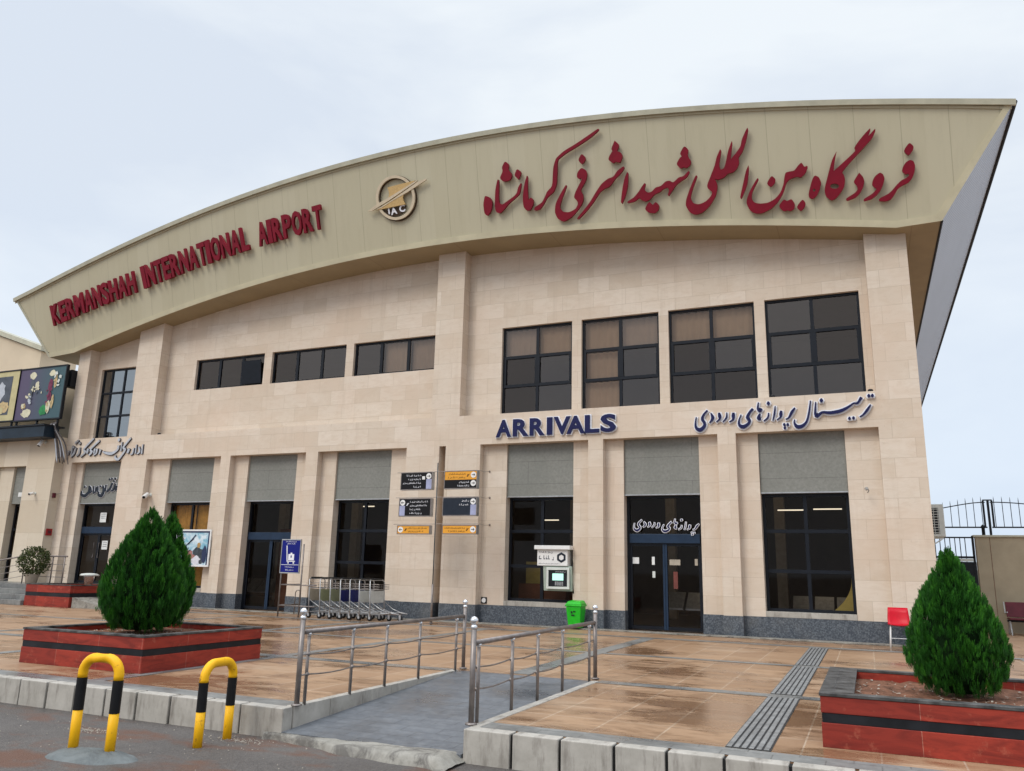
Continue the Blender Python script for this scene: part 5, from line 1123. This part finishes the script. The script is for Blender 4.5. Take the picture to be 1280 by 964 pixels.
def trolley(i, x, board, label):
    y0, y1 = -1.42, -.72; t = thing('luggage_trolley', label, 'luggage trolley', (x, -1.07, 0), 'nested luggage trolleys by the wall')
    def tb(name, pts, r, mat='chrome_dull', root=t): m = MB(); m.tube(pts, r, 8); return m.build(name, mat, root, smooth=True)
    tb('upright_frame', [(x, y0, .12), (x-.03, y0, .55), (x-.05, y0, 1.00), (x-.08, y0+.05, 1.05), (x-.08, y1-.05, 1.05), (x-.05, y1, 1.00), (x-.03, y1, .55), (x, y1, .12)], .016)
    hd = tb('handle', [(x-.075, y0+.10, 1.075), (x-.075, y1-.10, 1.075)], .021, 'rubber')
    tb('crossbar', [(x-.035, y0, .80), (x-.035, y1, .80)], .010)
    bk = MB()
    for z in (.84, .90, .96): bk.tube([(x-.05, y0+.02, z), (x-.02, y0+.06, z-.02), (x+.17, y0+.10, z-.02), (x+.17, y1-.10, z-.02), (x-.02, y1-.06, z-.02), (x-.05, y1-.02, z)], .006, 5)
    for k in range(6):
        yy = y0+.12+k*.092; bk.tube([(x+.17, yy, .82), (x+.17, yy, .95)], .004, 4)
    bk.build('wire_basket', 'steel', t)
    if board: MB().box(x-.045, x-.030, y0+.02, y1-.02, .46, .77).build('advert_board', board, t, bevel=.004)
    for yy in (y0+.02, y1-.02): tb('side_rail', [(x-.02, yy, .16), (x+.55, yy+(.09 if yy < -1 else -.09), .22), (x+.80, yy+(.12 if yy < -1 else -.12), .20)], .014)
    for yy in (y0+.01, y1-.01): tb('brace', [(x-.03, yy, .50), (x+.30, yy+(.05 if yy < -1 else -.05), .30), (x+.58, yy+(.09 if yy < -1 else -.09), .22)], .011)
    tb('lower_bar', [(x-.01, y0, .30), (x-.01, y1, .30)], .012)
    bs = MB(); 
    for k in range(5): q = x+.05+k*.15; bs.tube([(q, y0+.06+.02*k, .18), (q, y1-.06-.02*k, .18)], .008, 5)
    bs.build('platform_bars', 'steel', t)
    for (wx, wy) in ((x-.02, y0+.03), (x-.02, y1-.03), (x+.72, -1.07)):
        wl = MB(); wl.lathe([(.03, -.022), (.072, -.018), (.075, 0), (.072, .018), (.03, .022)], (wx, wy, .075), 14, 'Y'); wo = wl.build('wheel', 'rubber', t, smooth=True)
        wl = MB(); wl.lathe([(.028, -.026), (.028, .026)], (wx, wy, .075), 10, 'Y'); wl.build('hub', 'chrome_dull', wo)
        wl = MB(); wl.box(wx-.03, wx+.03, wy-.032, wy-.026, .06, .17); wl.box(wx-.03, wx+.03, wy+.026, wy+.032, .06, .17); wl.box(wx-.03, wx+.03, wy-.032, wy+.032, .17, .176); wl.build('fork', 'chrome_dull', wo)
    return t
for i, (x, b, l) in enumerate(((-14.12, 'board_tan', 'luggage trolley with a tan board, first at the left end of the nested row'), (-13.76, 'board_olive', 'luggage trolley with an olive board, second in the row next to the tan one'), (-13.42, 'board_olive', 'luggage trolley with an olive board, right next to the blue boarded ones'),
        (-13.09, 'board_blue', 'luggage trolley with a blue board, next to the olive ones'), (-12.78, 'board_blue', 'luggage trolley with a blue board, next to the white boarded ones'), (-12.48, 'board_white', 'luggage trolley with a white board, right behind the blue ones'), (-12.14, 'board_white', 'luggage trolley with a wide white board, at the right end of the row'))): trolley(i, x, b, l)
# ---------------------------------------------------------------- cash machine in the window
AM = thing('cash_machine', 'white and grey cash machine with a glowing screen, left of the green bin', 'cash machine', (-7.55, .2, .9))
MB().box(-8.06, -7.06, -.02, .46, 1.955, 2.06).build('canopy', 'white_paint', AM, bevel=.01)
sg = MB().box(-8.00, -7.15, .06, .46, 1.54, 1.952).build('sign_panel', 'white_paint', AM, bevel=.008)
def hexring(cx, cz, r0, r1, Y, mat, root):
    m = MB()
    for k in range(6):
        a, b = math.pi/6+k*math.pi/3, math.pi/6+(k+1)*math.pi/3
        P = [(cx+r1*math.cos(a), cz+r1*math.sin(a)), (cx+r1*math.cos(b), cz+r1*math.sin(b)), (cx+r0*math.cos(b), cz+r0*math.sin(b)), (cx+r0*math.cos(a), cz+r0*math.sin(a))]
        m.hexa([(x, Y, z) for x, z in P], [(x, Y-.006, z) for x, z in P])
    return m.build('hexagon_mark', mat, root)
hexring(-7.32, 1.755, .075, .135, .058, 'sign_navy', sg)
scribble(sg, -7.93, -7.55, 1.885, .06, .058, 'letter_dark', 3); scribble(sg, -7.95, -7.52, 1.74, .13, .058, 'letter_dark', 7); scribble(sg, -7.95, -7.35, 1.595, .035, .058, 'letter_dark', 9)
b = MB(); b.hexa([(-7.84, .16, .90), (-7.05, .16, .90), (-7.05, .48, .90), (-7.95, .48, .90)], [(-7.84, .10, 1.535), (-7.05, .10, 1.535), (-7.05, .48, 1.535), (-7.98, .48, 1.535)])
bo = b.build('body', 'pale_green', AM, bevel=.012)
f = MB(); f.box(-7.74, -7.10, .06, .115, 1.44, 1.50); f.box(-7.74, -7.10, .06, .15, .95, 1.01); f.box(-7.74, -7.68, .06, .14, 1.01, 1.44); f.box(-7.16, -7.10, .06, .14, 1.01, 1.44); f.build('surround', 'offwhite', AM, bevel=.008)
MB().box(-7.68, -7.16, .088, .10, 1.02, 1.43).build('recess', 'black_iron', AM)
MB().box(-7.57, -7.27, .075, .088, 1.17, 1.345).build('screen', 'screen', AM)
kp = MB()
for i in range(4):
    for j in range(3): kp.box(-7.50+i*.06, -7.455+i*.06, .078, .09, 1.045+j*.035, 1.07+j*.035)
kp.build('keypad', 'chrome_dull', AM); scribble(AM, -7.5, -7.2, 1.39, .03, .086, WH, 5)
rail_part(AM, 'cable', [(-7.06, .15, 1.9), (-7.04, .18, 1.6), (-7.07, .2, 1.2), (-7.035, .22, .85)], .012, 'rubber')
# ---------------------------------------------------------------- bin, chairs, bench
GB = thing('waste_bin', 'bright green plastic wheelie bin against the wall beside the cash machine', 'bin', (-6.79, -.30, .03))
bx_, by_ = -6.79, -.28
b = MB(); b.hexa([(bx_-.155, by_-.15, .04), (bx_+.155, by_-.15, .04), (bx_+.155, by_+.15, .04), (bx_-.155, by_+.15, .04)], [(bx_-.20, by_-.21, .55), (bx_+.20, by_-.21, .55), (bx_+.20, by_+.19, .55), (bx_-.20, by_+.19, .55)]); bo = b.build('body', 'green_plastic', GB, bevel=.02)
b = MB(); b.box(bx_-.22, bx_+.22, by_-.23, by_+.21, .552, .60); b.build('rim', 'green_plastic', GB, bevel=.012)
b = MB(); b.hexa([(bx_-.215, by_-.22, .602), (bx_+.215, by_-.22, .602), (bx_+.215, by_+.21, .602), (bx_-.215, by_+.21, .602)], [(bx_-.16, by_-.17, .675), (bx_+.16, by_-.17, .675), (bx_+.16, by_+.15, .70), (bx_-.16, by_+.15, .70)]); b.build('lid', 'green_plastic', GB, bevel=.015)
for s in (-1, 1): MB().lathe([(.03, -.02), (.06, -.018), (.06, .018), (.03, .02)], (bx_+s*.14, by_+.16, .09), 12, 'X').build('wheel', 'rubber', GB)
mk = MB(); mk.box(bx_-.06, bx_+.02, by_-.20, by_-.186, .33, .36); mk.box(bx_-.01, bx_+.05, by_-.207, by_-.19, .42, .45); mk.box(bx_-.07, bx_-.03, by_-.204, by_-.188, .39, .44); mk.build('emblem', 'black_iron', bo)
def red_chair():
    x, y, t = .535, -.62, thing('chair', 'red plastic chair with metal legs by the granite plinth, left of the right conifer', 'chair', (.535, -.62, 0))
    # seat and back as one moulded shell facing away from the wall
    m = MB(); n = 8; prof = [(-.26, .46), (-.22, .455), (0, .43), (.15, .44), (.20, .48), (.23, .58), (.255, .70), (.275, .81)]
    V = []
    for (dy, z) in prof:
        for i in range(n+1):
            u = i/n*2-1; w_ = .215-.02*(z > .6)*(z-.6)/.2; V.append(Vector((x+u*w_, y+dy-.035*(abs(u)**2)*(1 if z > .47 and dy > .1 else 0), z+(.025*u*u if z < .5 else 0))))
    m.v = V; m.f = [(j*(n+1)+i, j*(n+1)+i+1, (j+1)*(n+1)+i+1, (j+1)*(n+1)+i) for j in range(len(prof)-1) for i in range(n)]
    sh = m.build('seat_shell', 'red_plastic', t, smooth=True); md = sh.modifiers.new('thick', 'SOLIDIFY'); md.thickness = .012
    for sx in (-1, 1):
        for a, b_ in (((-.20, .45), (-.25, 0)), ((.14, .44), (.22, 0))): m = MB(); m.tube([(x+sx*.17, y+a[0], a[1]-.01), (x+sx*.20, y+b_[0], b_[1])], .013, 8); m.build('leg', 'white_paint', t, smooth=True)
    m = MB(); m.tube([(x-.19, y-.215, .2), (x+.19, y-.215, .2)], .009, 6); m.build('stretcher', 'chrome_dull', t)
red_chair()
def bench():
    x0, x1, y = 3.42, 5.0, 6.15; t = thing('bench', 'dark maroon waiting bench against the boundary wall at the right edge', 'bench', ((x0+x1)/2, y, 0))
    for k in range(3):
        a = x0+.03+k*.53; MB().hexa([(a, y+.33, .46), (a+.50, y+.33, .46), (a+.50, y+.37, .46), (a, y+.37, .46)], [(a, y+.42, .86), (a+.50, y+.42, .86), (a+.50, y+.46, .86), (a, y+.46, .86)]).build('backrest', 'maroon', t, bevel=.012)
        MB().box(a, a+.50, y-.10, y+.36, .40, .44).build('seat', 'maroon', t, bevel=.012)
    m = MB(); m.box(x0, x1, y+.1, y+.16, .34, .395); m.build('beam', 'black_iron', t)
    for xx in (x0+.05, x1-.06):
        m = MB(); m.tube([(xx, y-.12, 0), (xx, y+.02, .36)], .02, 8); m.build('leg', 'chrome_dull', t); m = MB(); m.tube([(xx, y+.34, 0), (xx, y+.22, .36)], .02, 8); m.build('leg', 'chrome_dull', t)
        m = MB(); m.tube([(xx-.06, y+.40, .86), (xx-.06, y+.30, .55), (xx-.06, y-.10, .60)], .016, 8); m.build('armrest', 'chrome_dull', t)
bench()
# ---------------------------------------------------------------- air conditioner on the end wall, boundary wall, gate and railings
AC = thing('air_conditioner', 'white outdoor air conditioner on the terminal end wall, beside the iron gate', 'air conditioner', (1.66, 4.2, 2.4))
ax0, ax1, ay, az0, az1 = XR+.03, 1.95, 4.0, 2.52, 3.37
MB().box(ax0, ax1, ay, ay+.8, az0, az1).build('casing', 'offwhite', AC, bevel=.015)
g = MB(); g.box(ax0+.05, ax1-.13, ay-.012, ay-.002, az0+.08, az1-.10); go = g.build('dark_opening', 'black_iron', AC)
g = MB()
for k in range(10): z = az0+.10+k*.068; g.box(ax0+.05, ax1-.13, ay-.022, ay-.013, z, z+.014)
for k in range(4): xx = ax0+.09+k*.095; g.box(xx, xx+.012, ay-.026, ay-.0225, az0+.08, az1-.10)
g.build('grille', 'offwhite', AC)
g = MB(); g.box(XR+.02, ax1-.05, ay+.1, ay+.14, az0-.05, az0-.002); g.hexa([(XR+.02, ay+.1, az0-.35), (XR+.06, ay+.1, az0-.35), (XR+.06, ay+.14, az0-.35), (XR+.02, ay+.14, az0-.35)], [(ax1-.12, ay+.1, az0-.06), (ax1-.06, ay+.1, az0-.06), (ax1-.06, ay+.14, az0-.06), (ax1-.12, ay+.14, az0-.06)]); g.build('bracket', 'offwhite', AC)
FYW = 7.0
wx0 = U(1221, 690, FYW).x; wz = U(1240, 669, FYW).z
BW = thing('boundary_wall', 'cream boundary wall with a thin cap behind the right conifer', 'wall', (wx0+2, FYW, 0))
MB().box(wx0, 14, FYW, FYW+.3, 0, wz-.06).build('wall', 'boundary_cream', BW); MB().box(wx0-.06, 14, FYW-.05, FYW+.35, wz-.06, wz).build('cap', 'cap_trim', BW, bevel=.008)
for k in range(7): xx = wx0+1.25*k+.35; MB().box(xx, xx+.012, FYW-.004, FYW-.001, .0, wz-.07).build('joint', 'soil', BW)
GA = thing('iron_gate', 'black iron gate with a solid lower sheet between the terminal and the cream wall', 'gate', (2.2, FYW, 0))
gz = U(1200, 671, FYW).z; gz2 = U(1200, 697, FYW).z
MB().box(XR+.02, wx0-.03, FYW+.05, FYW+.07, .06, gz2-.12).build('lower_sheet', 'black_iron', GA)
m = MB(); m.box(XR+.02, wx0-.07, FYW+.03, FYW+.09, gz-.04, gz); m.box(XR+.02, wx0-.07, FYW+.03, FYW+.09, gz2-.02, gz2+.04); m.box(wx0-.10, wx0-.04, FYW+.03, FYW+.09, .0, gz+.03); m.build('frame', 'black_iron', GA)
n = 10
for k in range(n): xx = XR+.10+(wx0-.25-XR)*k/n; MB().box(xx, xx+.022, FYW+.05, FYW+.072, gz2-.12, gz).build('bar', 'black_iron', GA)
MB().box(XR+.03, wx0-.1, FYW+.028, FYW+.05, gz2-.11, gz2-.03).build('cross_strip', 'offwhite', GA)
def spike_panel(label, x0, x1, flip):
    t = thing('iron_railing', label, 'railing', ((x0+x1)/2, FYW+.1, wz)); y = FYW+.12
    zb = U(1230, 659, FYW).z; zt = U(1232, 627.5, FYW).z; zl = U(1190, 638, FYW).z
    m = MB(); m.box(x0, x1, y-.02, y+.02, zb-.02, zb+.02); m.build('bottom_rail', 'black_iron', t)
    def top(u): return zl+(zt-zl)*(u*u*(3-2*u))
    m = MB(); P = [(x0+(x1-x0)*k/14, y, top((k/14) if not flip else 1-k/14)) for k in range(15)]; m.tube(P, .016, 6); m.build('top_rail', 'black_iron', t)
    nb = max(4, int((x1-x0)/.195))
    for k in range(nb):
        u = (k+.5)/nb; xx = x0+(x1-x0)*u; z = top(u if not flip else 1-u); m = MB(); m.tube([(xx, y, zb), (xx, y, z+.08), (xx, y, z+.17)], [.010, .010, .002], 6); m.build('spike', 'black_iron', t)
    for xx in ((x1-.05 if not flip else x0+.05),): MB().box(xx-.025, xx+.025, y-.025, y+.025, zb-.02, zt+.05).build('post', 'black_iron', t)
    return zb, zt
xa = U(1229, 640, FYW).x; xb = U(1243, 640, FYW).x; xm = U(1236.5, 640, FYW).x
zb, zt = spike_panel('spiked black iron railing dipping to the left, above the gate', XR+.1, xa+.08, False)
spike_panel('spiked black iron railing dipping to the right, on top of the cream wall', xb-.08, xb+2.6, True)
PO = thing('railing_post', 'stout black iron post between the two spiked railings on the cream wall', 'post', (xm, FYW+.12, wz))
MB().box(xm-.03, xm+.03, FYW+.09, FYW+.15, wz, zt+.04).build('shaft', 'black_iron', PO); MB().box(xa+.02, xb-.02, FYW+.10, FYW+.14, zt+.045, zt+.08).build('cap_bar', 'black_iron', PO)
q = U(1229.5, 660, FYW); tag(MB().lathe([(.045, wz+.001), (.045, wz+.2), (.07, wz+.21), (.05, wz+.27), (.01, wz+.31)], (q.x, FYW+.12, 0), 12).build('wall_lamp', 'black_iron', smooth=True), 'short dark post lamp standing on the end of the cream wall', 'lamp')
# ---------------------------------------------------------------- small fittings on the facade
def cctv(label, p, tilt=(.0, -1, -.4), s=1.0):
    p = Vector(p); t = thing('security_camera', label, 'security camera', p); d = Vector(tilt).normalized()
    m = MB(); m.lathe([(.045*s, -.015), (.05*s, 0)], p, 12, 'Y'); m.build('mount', 'offwhite', t); m = MB(); m.tube([p, p+Vector((0, -.10, .0))*s], .016*s, 8); m.build('arm', 'offwhite', t)
    c = p+Vector((0, -.12, -.01))*s; m = MB(); m.tube([c-d*.06*s, c-d*.055*s, c+d*.13*s, c+d*.135*s], [.03*s, .052*s, .052*s, .045*s], 14); m.build('housing', 'white_paint', t, smooth=True)
    m = MB(); m.tube([c+d*.136*s, c+d*.145*s], [.038*s, .036*s], 12); m.build('lens', 'sign_black', t)
cctv('white security camera on the stone jamb above the two conifers', U(188, 619, .225), (.35, -1, -.6), 1.35)
cctv('small white security camera on the left stone block, right of the narrow window', U(44, 617, NY-.01), (.2, -1, -.3), 1.0)
cctv('white dome camera under the dark canopy at the far left', U(57, 553, NY-.02), (0, -.6, -1), 1.3)
WL = thing('wall_lamp', 'small brown wall lamp on the shaded side wall by the far left door', 'lamp', (XL+.01, -.2, 3.62)); m = MB(); m.box(XL+.002, XL+.06, -.28, -.16, 3.55, 3.72); m.build('body', 'maroon', WL, bevel=.01); m = MB(); m.tube([(XL+.03, -.16, 3.68), (XL+.2, -.08, 3.72)], .008, 6); m.build('arm', 'steel', WL)
FA = thing('alarm_box', 'small red alarm box on the side wall left of the far left door', 'alarm box', (XL+.02, -.2, 2.3)); MB().box(XL+.002, XL+.05, -.31, -.09, 2.22, 2.46).build('box', 'alarm_red', FA, bevel=.008); MB().box(XL+.0505, XL+.056, -.26, -.14, 2.29, 2.39).build('cover', 'maroon', FA)
VT = thing('wall_vent', 'small square white vent on the stone near the plinth, left of the cash machine', 'vent', (-9.4, .2, .62)); p = U(605, 750.5, .225); MB().box(p.x-.085, p.x+.085, .21, .228, p.z-.085, p.z+.085).build('plate', 'rubber', VT); MB().lathe([(.06, -.012), (.065, 0)], (p.x, .208, p.z), 14, 'Y').build('disc', 'white_paint', VT)
CB = thing('cable_bundle', 'tangle of dark cables hanging down the stone corner under the billboards', 'cables', (-26.6, -.4, 5.5)); rd = random.Random(14)
for k in range(9):
    a = Vector((-26.98+.05*k, -.42-.02*k, 6.12)); e = U(72+k*1.6+rd.uniform(-1, 1), 577+rd.uniform(-7, 5), -.40); pts = [a+Vector((-.35, .1, .02)), a+Vector((.10, -.05, .10)), a+Vector((.22-.01*k, -.08, -.12)), Vector(((a.x+e.x)/2+.10+rd.uniform(-.05, .05), -.45, (a.z+e.z)/2)), e]
    pts = [Vector(q) for q in catmull([tuple(q) for q in pts], 5)]; m = MB(); m.tube(pts, rd.uniform(.014, .028), 7); m.build('cable', 'cable' if k % 3 else 'letter_silver', CB, smooth=True)
# framed picture fixed across the window left of the first sliding door
PB_ = thing('wall_poster', 'framed blue and white picture poster fixed across the orange curtained window', 'poster', (-20.2, -.02, 1.3))
px0, px1, pz0, pz1 = -21.25, -19.27, 1.33, 2.40
pn = MB().box(px0, px1, -.035, -.012, pz0, pz1).build('picture', 'art_sky', PB_)
f = MB(); e = .05; f.box(px0-e, px1+e, -.045, -.005, pz1, pz1+e); f.box(px0-e, px1+e, -.045, -.005, pz0-e, pz0); f.box(px0-e, px0, -.045, -.005, pz0, pz1); f.box(px1, px1+e, -.045, -.005, pz0, pz1); f.build('frame', 'white_paint', PB_)
f = MB(); f.box(px0, px1, -.042, -.0355, pz1-.05, pz1); f.box(px1-.06, px1, -.042, -.0355, pz0, pz1-.05); f.build('inner_edge', 'art_ink', PB_)
BY = -.034
def pblob(nm, u, v, ru, rv, mt, k, wob=.15): 
    o = flat_blob(nm, px0+u*(px1-px0), pz0+v*(pz1-pz0), ru*(px1-px0), rv*(pz1-pz0), mt, PB_, k, wob=wob, seed=k+70)
pblob('coat', .80, .26, .15, .26, 'art_dark', 1, .22); pblob('rock', .74, .13, .10, .13, 'art_white', 2, .25); pblob('head', .79, .58, .035, .085, 'art_tan', 3); pblob('foliage', .60, .28, .10, .16, 'art_rose', 4, .35); pblob('dark_bank', .92, .30, .05, .26, 'art_ink', 5, .1); pblob('cloud', .25, .80, .2, .12, 'art_white', 0, .3)
m = MB(); 
for a, b_, w_ in (((.30, .30), (.66, .78), .022), ((.44, .20), (.62, .45), .014), ((.55, .62), (.70, .90), .03)):
    ax, az_ = px0+a[0]*(px1-px0), pz0+a[1]*(pz1-pz0); bx2, bz2 = px0+b_[0]*(px1-px0), pz0+b_[1]*(pz1-pz0); m.hexa([(ax, -.047, az_), (ax+w_, -.047, az_-w_), (bx2+w_, -.047, bz2-w_), (bx2, -.047, bz2)], [(ax, -.0455, az_), (ax+w_, -.0455, az_-w_), (bx2+w_, -.0455, bz2-w_), (bx2, -.0455, bz2)])
m.build('branch', 'art_ink', PB_)
# small dark floodlights on the ledges
for (x_, y_), nm in (((199, 542.5), 'far left pilaster'), ((275, 537), None), ((966, 494.5), 'ledge between the two right tall windows'), ((1088, 487.5), 'ledge beside the right pilaster')):
    if nm is None: continue
    p = U(x_, y_, .10); tag(MB().lathe([(.035, -.03), (.06, -.02), (.06, .02), (.03, .035)], (p.x, .10, BT+.035), 10).build('ledge_spotlight', 'black_iron', smooth=True), 'small dark spotlight on the ledge by the %s' % nm.replace('ledge ', ''), 'spotlight')

WH_ = thing('wall_hook', 'small metal hook sticking out of the stone right of the rightmost lower window', 'hook', U(1083, 612, -.01)); p = U(1083, 611, 0)
m = MB(); m.tube([p+Vector((0, .01, 0)), p+Vector((0, -.10, .01)), p+Vector((.05, -.11, -.05)), p+Vector((.02, -.08, -.10))], .012, 7); m.build('hook', 'chrome_dull', WH_, smooth=True); MB().lathe([(.04, -.02), (.045, 0)], p, 10, 'Y').build('plate', 'kerb_stone', WH_)
